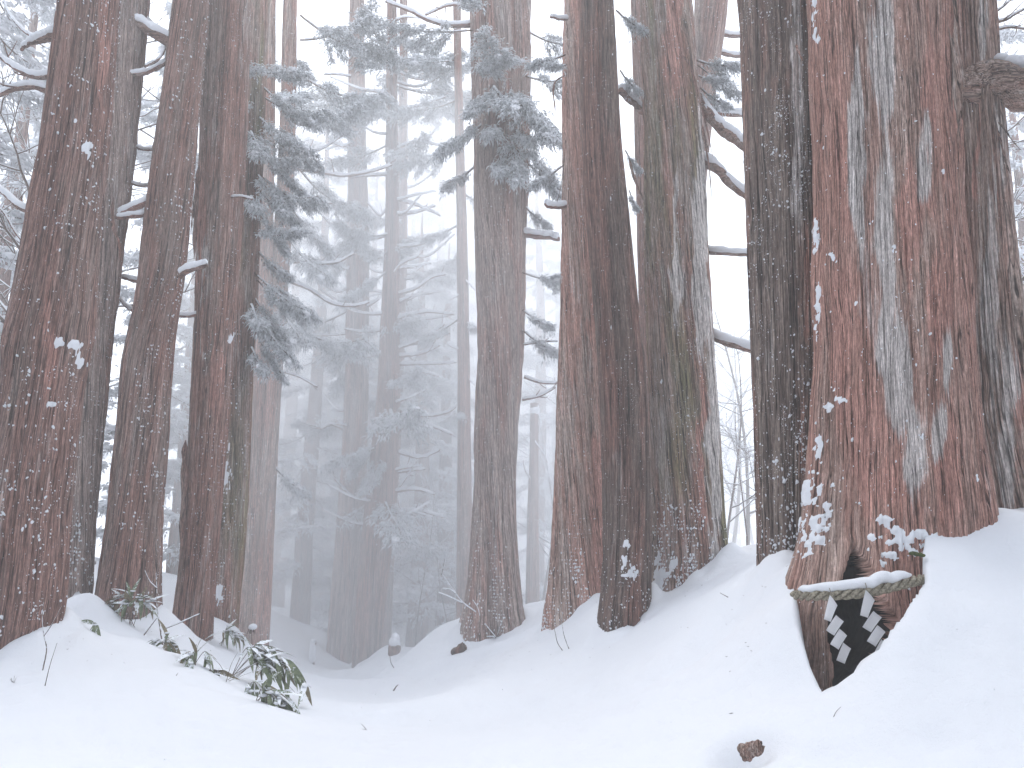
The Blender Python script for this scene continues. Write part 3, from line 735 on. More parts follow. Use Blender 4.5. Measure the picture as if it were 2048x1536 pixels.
def branch(root, base, pts, r0, r1, snow=1.0, mat=None, name='branch', seed=0, n=None, twigs=0):
    """a limb through picture points (px, py, D), with the snow it carries as its own part"""
    C = catmull([P(*q) for q in pts], n or 6 * len(pts) + 4)
    rs = np.random.RandomState(seed + int(abs(pts[0][0]) * 7 + abs(pts[0][1])))
    C = C + np.cumsum(rs.normal(0, r0 * 0.10, C.shape), axis=0) * np.linspace(0, 1, len(C))[:, None]
    r = np.linspace(r0, r1, len(C))
    V, F = tube(C, r, 8 if r0 > 0.03 else 5, jitter=0.22, seed=seed)
    S = Soup(); S.add(V, F)
    for k in range(twigs):
        i = rs.randint(len(C) // 4, len(C) - 1)
        dirn = C[min(i + 1, len(C) - 1)] - C[i - 1]; dirn /= np.linalg.norm(dirn)
        dv = dirn + rs.normal(0, 0.6, 3) + np.array([0, 0, 0.15]); dv /= np.linalg.norm(dv)
        ln = rs.uniform(0.2, 0.55) * (12 * r0 + 0.3)
        q = np.linspace(0, 1, 5)[:, None]
        tw = C[i] + dv * ln * q + np.array([0, 0, 0.25 * ln]) * q ** 2 + rs.normal(0, 0.02 * ln, (5, 3)) * q
        S.add(*tube(tw, np.linspace(r[i] * 0.5, r1 * 0.35, 5), 4, cap=False))
        if snow > 0.3:
            pass
    V = np.concatenate(S.V)
    me = make_mesh('branch', V - base, S.F, [mat or WOOD], attrs={'bark_co': np.column_stack([V[:, 1] - C[0][1], V[:, 2] - C[0][2], (V[:, 0] - C[0][0])])})
    o = obj(name, me, root)
    if snow > 0:
        K = Soup()
        T_, S_, U_ = frames(C)
        slope = np.clip(1.45 - np.abs(T_[:, 2]), 0.15, 1)
        rs_ = (0.75 * r + 0.014 * snow + 0.25 * r0) * snow ** 0.5 * slope
        up = np.array([0, 0, 1.0])
        Cs = C + up * (r * 0.55 + rs_ * 0.55)[:, None]
        rs_[0] *= 0.5; rs_[-1] *= 0.3
        m = len(C)
        a = 0
        while a < m - 2:                       # the load breaks into lengths
            b_ = m; rs.randint(0, 3)
            if b_ - a >= 3:
                rr_ = rs_[a:b_].copy(); rr_[0] *= 0.35; rr_[-1] *= 0.3
                cc = catmull(Cs[a:b_], (b_ - a) * 2); rr2 = np.interp(np.linspace(0, 1, len(cc)), np.linspace(0, 1, b_ - a), rr_)
                v, f = tube(cc, rr2 * (1 + 0.22 * vnoise(cc * (0.35 / max(r0, .01)), seed + 9)), 9, flat=0.95, jitter=0.14, seed=seed + 1); K.add(v, f)
            a = b_ + rs.randint(0, 2)
        if K.n: obj('snow', K.mesh('snow', [SNOW], origin=base), o)
    return o

def ribbon(root, base, pts, w0, w1, mat, name='bark_strip', curl=0.6, seed=0, th=0.006):
    """a peeling strip of bark: a bent, curled band with thickness"""
    C = catmull([P(*q) for q in pts], 8 * len(pts)); n = len(C)
    T_, S_, U_ = frames(C)
    rs = np.random.RandomState(seed)
    tw = np.linspace(0, curl, n) + 0.3 * np.sin(np.linspace(0, 5, n) + seed)
    w = np.linspace(w0, w1, n) * (1 + 0.25 * np.sin(np.linspace(0, 17, n))) * np.clip(np.minimum(np.linspace(0, 1, n), np.linspace(1, 0, n)) * 5 + 0.12, 0, 1)
    side = np.array([1.0, 0.0, 0])[None] * np.cos(tw)[:, None] + np.array([0, 1.0, 0])[None] * np.sin(tw)[:, None]
    nor = np.cross(T_, side)
    m = 7
    a = np.linspace(-1, 1, m)
    F0 = C[:, None] + side[:, None] * (w[:, None] * 0.5 * a[None])[..., None] + nor[:, None] * (w[:, None] * 0.22 * (a[None] ** 2))[..., None]
    F1 = F0 + nor[:, None] * th
    V = np.concatenate([F0.reshape(-1, 3), F1.reshape(-1, 3)])
    i, j = np.meshgrid(np.arange(n - 1), np.arange(m - 1), indexing='ij')
    q = np.stack([i * m + j, i * m + j + 1, (i + 1) * m + j + 1, (i + 1) * m + j], -1).reshape(-1, 4)
    o_ = n * m
    e = []
    for x in range(n - 1):
        for y in (0, m - 1): e.append((x * m + y, (x + 1) * m + y, (x + 1) * m + y + o_, x * m + y + o_))
    me = make_mesh(name, V - base, [q, q[:, ::-1] + o_, np.array(e)], [mat], attrs={'bark_co': np.column_stack([V[:, 0] * 1.0, V[:, 1], V[:, 2]])})
    return obj(name, me, root)

def add_specks(root, base, t, *a, name='snow_clots', **k):
    v, f = specks(t, *a, **k)
    o = obj(name, make_mesh(name, v - base, [f], [SNOW]), root, kind='stuff')
    return o

def patch(root, base, t, spots, seed, thick=0.02):
    v, f = shell(t, spots, seed, thick)
    return obj('snow_patch', make_mesh('snow_patch', v - base, [f], [SNOW]), root, kind='stuff')

# ------------------------------------------------------------------ the near trees
NEAR = {}
def tree(key, label, extra=()):
    t = TR[key]
    r = thing('cedar_tree', label, 'tree', t.base, 'old cedars lining the avenue')
    NEAR[key] = r
    add_trunk(r, t, t.base)
    for k in extra: add_trunk(r, TR[k], t.base, 'stem')
    return r, t.base, t

# left side of the avenue
r, b, t = tree('T1', 'stout reddish cedar with a swollen waist, its foot in the smooth snow bank')
add_specks(r, b, t, 1500, 0.004, 0.030, (1.0, -0.05, 0.1), 1, wind_pow=1.6)
add_specks(r, b, t, 260, 0.012, 0.045, (0.75, -0.65, 0.0), 2, thr=0.3)
patch(r, b, t, [(172, 293, 14.0, 8), (175, 305, 6.0, 12.0), (118, 688, 12.0, 6), (150, 695, 14, 13), (157, 712, 9.0, 18.0), (106, 808, 9.0, 6.0)], 3, 0.018)
branch(r, b, [(120, 66, 9.0), (95, 76, 9), (65, 86, 9), (35, 96, 8.9)], 0.065, 0.02, 1.1, B_BROWN, 'broken_branch')
branch(r, b, [(110, 152, 9.1), (70, 154, 9.2), (35, 138, 9.4), (0, 112, 9.6), (-60, 80, 10)], 0.035, 0.02, 1.1, B_BROWN, twigs=4)
branch(r, b, [(105, 186, 9.1), (70, 175, 9.2), (35, 178, 9.2), (0, 192, 9.4), (-60, 205, 10)], 0.04, 0.022, 1.0, B_BROWN, twigs=3)
branch(r, b, [(80, 80, 9.4), (45, 60, 9.7), (15, 20, 10), (5, -20, 10.2)], 0.02, 0.01, 0.9, B_BROWN, twigs=3)
branch(r, b, [(75, 428, 9.1), (40, 415, 9.2), (10, 385, 9.5), (-50, 335, 10)], 0.035, 0.02, 1.0, B_BROWN, twigs=3)
branch(r, b, [(62, 498, 9.1), (35, 470, 9.3), (5, 420, 9.5), (-30, 395, 9.8)], 0.016, 0.01, 0.5, B_BROWN, twigs=5)
branch(r, b, [(20, 775, 9.1), (0, 765, 9.2), (-30, 740, 9.3)], 0.02, 0.012, 0.7, B_BROWN)

r, b, t = tree('T2', 'ridged grey-brown cedar with a torn bark seam, close behind the stout reddish one')
add_specks(r, b, t, 900, 0.005, 0.030, (1.0, -0.25, 0.1), 5, wind_pow=1.6)
add_specks(r, b, t, 200, 0.02, 0.06, (0.6, -0.8, 0), 6, zr=((0.3, 2.2, 3), (3, 1, 0)))
ribbon(r, b, [(228, 395, 11.85), (226, 430, 11.83), (229, 462, 11.83), (238, 486, 11.85), (240, 520, 11.87)], 0.07, 0.03, B_DARK, seed=4)
branch(r, b, [(285, 35, 12.5), (305, 55, 12.6), (330, 75, 12.8)], 0.05, 0.04, 1.0, B_BROWN)
branch(r, b, [(262, 290, 12.5), (285, 300, 12.6), (310, 300, 12.9)], 0.025, 0.018, 0.9, B_BROWN, twigs=2)
branch(r, b, [(256, 365, 12.5), (280, 372, 12.6), (305, 368, 12.9)], 0.025, 0.018, 0.9, B_BROWN, twigs=2)

r, b, t = tree('T3', 'leaning brown cedar with bamboo grass at its foot and snow-topped limbs')
add_specks(r, b, t, 1300, 0.005, 0.030, (1.0, -0.05, 0.1), 8, wind_pow=1.6)
add_specks(r, b, t, 160, 0.02, 0.05, (1, -0.3, 0), 9, thr=0.2)
branch(r, b, [(345, 88, 12.4), (318, 72, 12.3), (292, 52, 12.2), (262, 30, 12.2)], 0.09, 0.06, 1.0, B_BROWN)
branch(r, b, [(335, 122, 12.4), (310, 138, 12.3), (284, 148, 12.2), (255, 150, 12.2)], 0.045, 0.03, 1.1, B_BROWN, twigs=2)
branch(r, b, [(330, 95, 12.4), (318, 118, 12.2), (290, 133, 12.1)], 0.03, 0.02, 1.0, B_BROWN)
branch(r, b, [(303, 398, 12.4), (275, 412, 12.2), (246, 424, 12.2), (220, 432, 12.3)], 0.06, 0.045, 1.1, B_BROWN)
branch(r, b, [(300, 424, 12.4), (270, 434, 12.2), (235, 440, 12.2)], 0.045, 0.03, 1.0, B_BROWN)
branch(r, b, [(362, 552, 12.1), (376, 540, 11.95), (392, 534, 11.9), (412, 528, 11.9)], 0.05, 0.035, 1.2, B_BROWN, 'broken_branch')
branch(r, b, [(245, 555, 12.6), (265, 560, 12.5), (285, 565, 12.5)], 0.03, 0.04, 0.9, B_BROWN)
branch(r, b, [(265, 622, 12.6), (250, 610, 12.7), (235, 590, 12.8)], 0.025, 0.02, 0.9, B_BROWN)

r, b, t = tree('T4', 'red-brown cedar with long peeling bark strips, next to the leaning brown one')
add_specks(r, b, t, 800, 0.005, 0.028, (1.0, -0.2, 0.1), 11, wind_pow=1.8)
ribbon(r, b, [(398, 330, 13.15), (392, 420, 13.1), (388, 520, 13.1)], 0.10, 0.06, B_RED, seed=2)
ribbon(r, b, [(390, 395, 13.05), (385, 430, 13.0), (383, 462, 13.0)], 0.06, 0.015, B_DARK, seed=7)
ribbon(r, b, [(410, 540, 13.05), (405, 630, 13.0), (403, 730, 13.0)], 0.05, 0.03, B_BIG2, seed=3)
ribbon(r, b, [(372, 880, 13.2), (368, 960, 13.15), (362, 1110, 13.1)], 0.12, 0.08, B_RED, seed=5)
ribbon(r, b, [(425, 660, 13.0), (424, 690, 12.98), (412, 735, 13.0)], 0.03, 0.06, B_DARK, seed=6)
branch(r, b, [(360, 632, 13.6), (378, 632, 13.5), (395, 628, 13.4)], 0.03, 0.03, 1.0, B_BROWN)
patch(r, b, t, [(462, 680, 6.0, 12.0), (433, 264, 7.5, 4.5)], 21, 0.018)
branch(r, b, [(462, 395, 13.3), (482, 394, 13.1), (505, 400, 13.0)], 0.02, 0.012, 0.8, B_BROWN)

r, b, t = tree('T5', 'greenish cedar half hidden behind the peeling one, frosted boughs hanging down its side')
add_specks(r, b, t, 700, 0.006, 0.04, (0.5, -0.8, 0.1), 13, wind_pow=1.2)
patch(r, b, t, [(446, 900, 12.0, 45.0), (440, 800, 7.5, 60.0), (450, 960, 12.0, 27.0), (436, 1190, 12.0, 18.0)], 14, 0.018)
_rs = np.random.RandomState(5)
for k, (px, py, az, var, sc, pi) in enumerate([(505, 140, -40, 0, 1.0, 0), (520, 190, 10, 2, 0.8, 10), (480, 215, -75, 1, 0.8, -5), (512, 230, -20, 0, 1.0, 15), (500, 260, -60, 1, 1.0, 10), (515, 300, 0, 0, 0.9, 20), (495, 310, -100, 3, 0.9, 0),
                                      (512, 345, -30, 1, 1.0, 15), (518, 380, 20, 3, 1.1, 20), (500, 390, -50, 3, 1.0, 20), (480, 480, -95, 3, 0.9, -15), (505, 472, -35, 0, 0.8, -15), (512, 500, 10, 3, 1.0, 20),
                                      (508, 545, -15, 0, 0.95, 15), (505, 590, 0, 1, 0.9, 20), (500, 605, -45, 3, 1.0, 25), (508, 640, 5, 3, 1.0, 25), (505, 150, -80, 3, 0.9, 0), (518, 240, 35, 2, 0.8, 25), (515, 420, -5, 1, 0.8, 20), (520, 350, -10, 2, 0.85, 25), (515, 560, 0, 2, 0.75, 30), (512, 620, -20, 0, 0.85, 30), (510, 660, 10, 0, 0.7, 35), (515, 300, -25, 4, 0.7, 30), (470, 220, -120, 3, 0.9, 0), (520, 170, -5, 0, 0.9, 15), (500, 690, -30, 3, 0.9, 30)]):
    add_bough(r, b, P(px, py, 16.5 - 0.38 * math.sin(math.radians(max(0, -az)))), az, pi, sc, var)

r, b, t = tree('T6', 'hazy pinkish cedar past the greenish one, half lost in blown snow', ['T6b'])
add_specks(r, b, t, 300, 0.01, 0.04, (0.5, -0.8, 0.1), 15)
for q, r0 in (([(590, 338, 21), (640, 345, 20.8), (690, 352, 20.6), (740, 345, 20.5), (785, 332, 20.4)], 0.05), ([(585, 524, 21), (630, 528, 20.8), (670, 524, 20.6), (705, 505, 20.5)], 0.04),
              ([(575, 562, 21), (620, 580, 20.8), (660, 606, 20.6), (705, 612, 20.5), (738, 603, 20.5)], 0.04), ([(582, 408, 21), (620, 400, 21), (665, 406, 21)], 0.03), ([(570, 745, 21), (600, 755, 20.8), (635, 775, 20.6)], 0.02),
              ([(592, 300, 21), (640, 300, 21.2), (700, 260, 21.5)], 0.03)):
    branch(r, b, q, r0, 0.02, 1.1, B_FAR, twigs=3)
for k, (px, py, az, var, sc, pi) in enumerate([(570, 640, 0, 2, 1.2, 15), (560, 600, -60, 0, 1.3, 20), (595, 250, -30, 4, 1.3, 10), (600, 150, 10, 2, 1.3, 10), (600, 80, -20, 4, 1.3, 5), (600, 30, 30, 2, 1.4, 5), (590, 180, -80, 0, 1.2, 15), (592, 330, 40, 2, 1.2, 20), (585, 420, 0, 1, 1.3, 15), (580, 480, -40, 0, 1.2, 20), (545, 930, 20, 3, 1.2, 20)]):
    add_bough(r, b, P(px, py, 21), az, pi, sc, var)

# the row closing the avenue
T('F1', [(-60, 775, 792), (200, 774, 794), (500, 771, 797), (700, 759, 800), (800, 754, 803), (1025, 731, 792), (1150, 719, 778), (1345, 703, 757)], 24.0, B_RED2, 31, nth=110, nz=170, twist=0.12, flute=0.08)
T('F2', [(-60, 700, 730), (400, 697, 735), (800, 690, 738), (1011, 678, 733), (1200, 664, 716), (1365, 650, 708)], 25.5, B_GREYB, 32, nth=100, nz=150, flute=0.08)
T('F3', [(-60, 800, 815), (500, 795, 815), (850, 783, 804), (1025, 765, 792), (1300, 750, 782)], 27.0, B_FAR, 33, nth=70, nz=120)
for key, lab, lim in (('F1', 'hazy red-grey cedar at the path end, bare snow-lined limbs on one side', [
        [(795, 590), (830, 578), (862, 556), (890, 548)], [(780, 565), (800, 530), (835, 512)], [(800, 605), (822, 594)], [(790, 700), (830, 685), (870, 664), (890, 650)], [(800, 690), (850, 685), (900, 665)], [(795, 714), (840, 708), (880, 690)],
        [(800, 730), (850, 728), (915, 725)], [(800, 822), (850, 832), (890, 825), (912, 812)], [(800, 765), (840, 750)], [(790, 945), (850, 940)], [(788, 1026), (840, 1022), (885, 1036)], [(780, 1085), (815, 1083)], [(792, 430), (835, 425), (870, 412)],
        [(790, 400), (830, 410), (880, 432)], [(795, 495), (840, 490), (885, 470)], [(778, 350), (740, 352), (700, 356)], [(778, 470), (740, 480), (715, 470)], [(790, 300), (830, 285), (880, 290)], [(790, 640), (850, 625), (905, 628)], [(785, 240), (830, 230), (870, 200)],
        [(795, 860), (850, 850), (905, 868)], [(795, 905), (840, 915), (880, 900)], [(780, 985), (830, 980), (870, 990)]]),
        ('F2', 'hazy grey cedar beside the snowy path, pale and nearly lost in falling snow', [[(705, 700), (680, 690), (650, 700)], [(725, 620), (760, 600)], [(690, 860), (660, 850), (640, 860)]]),
        ('F3', 'thin pale cedar stem peering out behind the red-grey one at the path end', [[(800, 640), (850, 620)], [(795, 760), (840, 745), (880, 752)]])):
    r, b, t = tree(key, lab)
    for k, pts in enumerate(lim):
        D = t.D
        n = len(pts)
        branch(r, b, [(x, y, D - 0.25 * i) for i, (x, y) in enumerate(pts)], 0.045, 0.018, 1.25, B_FAR, seed=k, twigs=3)
    rs = np.random.RandomState(len(lab))
    for k in range({'F1': 26, 'F2': 16, 'F3': 14}[key]):     # snow-lined limbs curving up at their ends
        py = rs.uniform(30, 1060 if key == 'F1' else 900); i = min(np.searchsorted(t.Z, P(0, py, t.D)[2]), len(t.Z) - 1)
        x0 = pxz(np.array([[t.cx[i], t.D, t.Z[i]]]))[0][0]
        sgn = 1 if (key != 'F2' and rs.rand() < 0.72) else -1
        L = rs.uniform(50, 130); y1 = rs.uniform(-12, 18); y2 = rs.uniform(-40, 8)
        branch(r, b, [(x0 + 8 * sgn, py, t.D), (x0 + sgn * L * 0.5, py + y1, t.D - rs.uniform(-.5, .8)), (x0 + sgn * L, py + y2, t.D - rs.uniform(-.8, 1.4))], rs.uniform(0.022, 0.04), 0.012, 1.25, B_FAR, seed=500 + k, twigs=4)
    for k in range({'F1': 20, 'F2': 9, 'F3': 8}[key]):
        z = rs.uniform(3.0 if key == 'F1' else 2.0, 18)
        i = np.searchsorted(t.Z, z)
        i = min(i, len(t.Z) - 1)
        add_bough(r, b, (t.cx[i], t.D, z), rs.uniform(0, 360) if key != 'F1' else rs.choice([rs.uniform(100, 260), rs.uniform(-140, 60)], p=[.55, .45]), rs.uniform(-5, 20), rs.uniform(1.0, 1.7), rs.choice([0, 2, 4, 1]))

# right side of the avenue
r, b, t = tree('C1', 'grey-brown cedar splitting into two stems high up, standing alone beside the path', ['C1b'])
add_specks(r, b, t, 900, 0.006, 0.030, (-0.6, -0.8, 0.1), 17, wind_pow=1.0)
add_specks(r, b, t, 160, 0.02, 0.06, (-0.7, -0.7, 0.1), 18, zr=((-1, 0.8, 1.6), (3, 1, 0)))
for px, py, az, var, sc, pi in [(960, 150, -60, 3, 1.1, 0), (1000, 140, -90, 0, 0.9, 0), (1045, 150, -20, 2, 0.9, 10), (975, 190, -110, 1, 1.0, 10), (1010, 200, -80, 0, 1.0, 10), (1045, 220, 0, 0, 1.0, 15), (990, 250, -90, 3, 1.2, 20), (1030, 260, -60, 3, 1.2, 20), (1000, 310, -80, 3, 1.1, 30),
                                (1048, 320, 10, 0, 0.9, 15), (945, 60, -160, 2, 1.0, 5), (1050, 60, 10, 2, 0.9, 5), (960, 20, -100, 3, 1.2, 0), (1045, 545, -10, 2, 0.8, 5), (1045, 620, -20, 3, 0.9, 15), (1045, 660, 10, 3, 1.0, 15), (955, 330, 180, 3, 1.0, 15), (1048, 410, 20, 3, 0.8, 20), (985, 170, -70, 0, 1.3, 20), (1015, 190, -50, 1, 1.5, 15), (1020, 270, -75, 1, 1.1, 30), (975, 240, -140, 0, 1.1, 20), (1045, 280, -20, 1, 1.2, 25), (1010, 130, -100, 2, 1.0, 10)]:
    add_bough(r, b, P(px, py, 18 - 0.5 * math.sin(math.radians(max(0, min(180, -az))))), az, pi, sc, var)
branch(r, b, [(1046, 468, 18), (1075, 474, 17.8), (1100, 478, 17.7), (1119, 483, 17.6)], 0.075, 0.05, 1.2, B_BROWN, 'broken_branch')
branch(r, b, [(945, 50, 18), (905, 52, 18), (865, 44, 18.1), (820, 22, 18.3), (770, 2, 18.5)], 0.06, 0.03, 1.1, B_BROWN, twigs=5)
branch(r, b, [(950, 20, 18), (905, 10, 18.2), (850, 30, 18.4)], 0.04, 0.02, 1.0, B_BROWN, twigs=4)
branch(r, b, [(1046, 690, 18), (1080, 685, 18), (1115, 683, 18)], 0.02, 0.012, 0.8, B_BROWN, twigs=4)
branch(r, b, [(1045, 800, 18.2), (1080, 792, 18.3), (1110, 775, 18.5)], 0.03, 0.02, 0.9, B_BROWN, twigs=3)
branch(r, b, [(1048, 755, 18.2), (1080, 765, 18.3), (1118, 768, 18.5)], 0.03, 0.02, 1.1, B_BROWN, twigs=3)

r, b, t = tree('C0', 'slender straight pole-like cedar just behind the grey-brown forked one')
add_specks(r, b, t, 150, 0.01, 0.03, (-0.5, -0.8, 0.1), 19)
for px, py, az, var, sc, pi in [(915, 640, 180, 3, 1.2, 10), (925, 640, -30, 3, 1.2, 10), (915, 300, 170, 2, 1.0, 5), (915, 200, -170, 0, 1.2, 0), (918, 380, 10, 3, 1.4, 10), (912, 120, 190, 2, 1.0, 0), (918, 450, -160, 3, 1.2, 10), (925, 820, -90, 3, .6, 10), (912, 60, 150, 4, 1.1, 0)]:
    add_bough(r, b, P(px, py, 23), az, pi, sc, var)
for pts in ([(930, 560), (945, 575), (955, 585)], [(935, 650), (950, 668)], [(938, 760), (950, 770)], [(918, 590), (900, 600)], [(918, 700), (895, 690)]):
    branch(r, b, [(x, y, 22.9) for x, y in pts], 0.02, 0.012, 1.1, B_FAR)

r, b, t = tree('R0', 'broken pale snag with a cap of snow on its snapped top')
S = Soup(); c = P(1070, 822, 25.0)
v, f = blobs(np.array([c, c + [0.02, 0, 0.12]]), np.array([(0.16, 0.16, 0.16), (0.11, 0.11, 0.13)]), None, 0.3, 4, hi=True); S.add(v, f)
obj('snow_cap', S.mesh('snow_cap', [SNOW], origin=b), r)
branch(r, b, [(1068, 880, 24.9), (1085, 905, 24.8), (1095, 925, 24.8)], 0.02, 0.012, 1.0, B_FAR)
branch(r, b, [(1062, 960, 24.9), (1050, 940, 24.8), (1046, 920, 24.7)], 0.02, 0.012, 1.0, B_FAR)

r, b, t = tree('R1', 'red cedar with spiralling grain, touching the slim brown one downslope of it')
add_specks(r, b, t, 1100, 0.004, 0.02, (-0.6, -0.8, 0.1), 23, wind_pow=1.0, power=3)
add_specks(r, b, t, 200, 0.015, 0.05, (-0.8, -0.6, 0.1), 24, zr=((0, 1.2, 1.8), (3, 1, 0)))
branch(r, b, [(1132, 412, 13.1), (1115, 414, 13.0), (1100, 412, 12.9), (1090, 404, 12.9)], 0.035, 0.035, 1.5, B_BROWN, 'broken_branch')
branch(r, b, [(1135, 38, 13.1), (1118, 38, 13.0), (1100, 32, 12.9)], 0.03, 0.02, 1.2, B_BROWN, 'broken_branch')
ribbon(r, b, [(1132, 150, 12.95), (1112, 162, 12.85), (1106, 180, 12.8), (1108, 205, 12.8), (1111, 232, 12.8)], 0.05, 0.02, B_RED, seed=1, curl=1.2)
branch(r, b, [(1131, 280, 12.95), (1128, 330, 12.9), (1120, 380, 12.9), (1114, 404, 12.9)], 0.006, 0.005, 0, B_DARK, 'hanging_twig')
for px, py, az, var, sc, pi in [(1130, 110, -150, 3, 0.8, 10), (1132, 130, -120, 3, 0.6, 10), (1128, 330, 170, 3, 0.7, 10), (1124, 545, -120, 3, 0.35, 10)]:
    add_bough(r, b, P(px, py, 13.1), az, pi, sc, var)

r, b, t = tree('R2', 'slim brown cedar standing forward on the slope between the spiral-grained and mossy ones')
add_specks(r, b, t, 1100, 0.003, 0.016, (-0.2, -1, 0.1), 27, wind_pow=0.8, power=3)
add_specks(r, b, t, 150, 0.01, 0.035, (-0.2, -0.9, 0.1), 28, zr=((0, 1.2, 1.8), (3, 1, 0)))
patch(r, b, t, [(1253, 1092, 9.0, 12.0), (1250, 1120, 7.5, 21.0), (1262, 1140, 12.0, 13.5), (1250, 1150, 9.0, 7.5)], 29, 0.018)
ribbon(r, b, [(1258, 318, 11.2), (1265, 345, 11.2), (1276, 378, 11.2), (1290, 410, 11.2)], 0.05, 0.04, B_DARK, seed=9)
branch(r, b, [(1240, 182, 11.8), (1262, 202, 12.1), (1292, 226, 12.6)], 0.06, 0.05, 1.0, B_BIG2)
for px, py, az, var, sc, pi in [(1240, 140, 20, 3, 0.5, 30), (1250, 300, 0, 3, 0.45, 40), (1232, 20, 10, 3, 0.6, 20), (1258, 380, -20, 3, 0.4, 50)]:
    add_bough(r, b, P(px, py, 11.7), az, pi, sc, var)

r, b, t = tree('R2b', 'pale thin trunk glimpsed in the slit between the slim brown cedar and the mossy one')
add_specks(r, b, t, 60, 0.01, 0.03, (0, -1, 0), 30)

r, b, t = tree('R3', 'broad fluted cedar with a green mossy streak and long torn bark strips')
add_specks(r, b, t, 1300, 0.004, 0.022, (-0.1, -1, 0.1), 31, wind_pow=0.8, power=3)
add_specks(r, b, t, 420, 0.015, 0.05, (-0.6, -0.8, 0.1), 32, zr=((0.5, 1.6, 2.3), (4, 1.2, 0)))
patch(r, b, t, [(1315, 1150, 15.0, 15.0), (1310, 1170, 21.0, 15.0), (1345, 1130, 9.0, 12.0), (1318, 1120, 7.5, 12.0)], 33, 0.018)
for pts, r0 in (([(1395, 195, 12.1), (1430, 245, 11.9), (1465, 282, 11.8), (1520, 325, 11.6)], 0.10), ([(1400, 318, 12.1), (1435, 338, 11.9), (1470, 370, 11.8), (1520, 412, 11.6)], 0.08), ([(1412, 504, 12.1), (1455, 508, 11.9), (1520, 513, 11.8)], 0.04), ([(1424, 672, 12.1), (1460, 690, 11.9), (1530, 708, 11.7)], 0.06),
                ([(1400, 225, 12.4), (1440, 228, 12.6), (1500, 232, 12.8)], 0.05)):
    branch(r, b, pts, r0, r0 * 0.75, 1.35, B_BIG2)
ribbon(r, b, [(1362, 108, 11.1), (1378, 130, 11.05), (1392, 180, 11.0), (1408, 240, 11.0), (1425, 312, 11.0)], 0.055, 0.035, B_RED, seed=11, curl=0.9)
ribbon(r, b, [(1408, 260, 11.5), (1412, 300, 11.4), (1418, 340, 11.4), (1424, 405, 11.4)], 0.04, 0.01, B_DARK, seed=12)
ribbon(r, b, [(1404, 250, 11.4), (1408, 280, 11.3), (1416, 300, 11.3)], 0.06, 0.03, B_DARK, seed=14)
for px, py, az, var, sc, pi in [(1390, 120, -10, 3, 0.75, 0), (1395, 130, 15, 0, 0.5, 5), (1390, 150, -30, 3, 0.6, 10), (1400, 175, 5, 3, 0.6, 20)]:
    add_bough(r, b, P(px, py, 12.0), az, pi, sc, var)

r, b, t = tree('R3b', 'pale leaning cedar in the bright gap behind the mossy one')
add_specks(r, b, t, 120, 0.01, 0.03, (-0.1, -1, 0.1), 35)
branch(r, b, [(1445, 70, 17), (1470, 72, 17), (1500, 70, 17)], 0.05, 0.04, 1.2, B_FAR)
branch(r, b, [(1440, 105, 17), (1470, 112, 17), (1500, 110, 17)], 0.05, 0.04, 1.0, B_FAR)

r, b, t = tree('B0', 'dark furrowed cedar thickly speckled with snow clots, pressed against the huge peeling trunk')
add_specks(r, b, t, 1900, 0.003, 0.020, (-0.75, -0.65, 0.1), 41, wind_pow=1.0)
add_specks(r, b, t, 240, 0.010, 0.034, (-0.6, -0.8, 0.1), 42, thr=0.25)
add_specks(r, b, t, 260, 0.012, 0.045, (-0.3, -1, 0.1), 43, zr=((1.0, 2.4, 3.2), (4, 1.5, 0)))

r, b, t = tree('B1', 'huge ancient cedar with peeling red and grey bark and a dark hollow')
add_specks(r, b, t, 300, 0.003, 0.018, (-1, -0.25, 0.1), 44, wind_pow=2.5)
add_specks(r, b, t, 160, 0.006, 0.026, (-1, -0.3, 0.1), 45, wind_pow=2.5, thr=0.25)
add_specks(r, b, t, 200, 0.006, 0.030, (-0.95, -0.3, 0.1), 46, zr=((1.0, 2.6, 3.6), (3, 2, 0)), wind_pow=1.5)
patch(r, b, t, [(1638, 900, 6.0, 33.0), (1635, 950, 12.0, 42.0), (1630, 1000, 18.0, 39.0), (1625, 1045, 22.5, 39.0), (1622, 1085, 24.0, 39.0), (1650, 1010, 12.0, 12.0), (1636, 600, 4.5, 45.0), (1632, 480, 4.5, 33.0), (1634, 640, 6.0, 18.0), (1630, 25, 4.5, 60.0), (1634, 80, 6.0, 12.0), (1664, 515, 9.0, 10.5), (1658, 815, 9.0, 7.5), (1690, 800, 12.0, 7.5), (1665, 970, 6.0, 7.5), (1712, 605, 6.0, 4.5)], 47, 0.018)
patch(r, b, t, [(1770, 1045, 18.0, 12.0), (1785, 1065, 21.0, 12.0), (1775, 1085, 18.0, 10.5), (1800, 1075, 21.0, 15.0), (1760, 1075, 12.0, 7.5), (1840, 1068, 21.0, 9.0), (1745, 1075, 7.5, 7.5), (1825, 1100, 30.0, 12.0), (1780, 1110, 21.0, 12.0), (1765, 1130, 12.0, 12.0), (1870, 1075, 15.0, 7.5), (1735, 1100, 7.5, 6.0)], 48, 0.018)
ribbon(r, b, [(1902, -30, 6.35), (1903, 60, 6.35), (1913, 150, 6.33), (1908, 300, 6.32), (1916, 520, 6.32), (1922, 700, 6.3)], 0.11, 0.05, B_BIG2, seed=15, curl=0.5, th=0.012)
ribbon(r, b, [(1908, 500, 6.4), (1922, 620, 6.35), (1930, 740, 6.3), (1958, 815, 6.25)], 0.035, 0.015, B_BIG2, seed=16, curl=0.5)
ribbon(r, b, [(1592, 90, 6.5), (1596, 105, 6.45), (1604, 122, 6.45)], 0.03, 0.02, B_BIG2, seed=17)

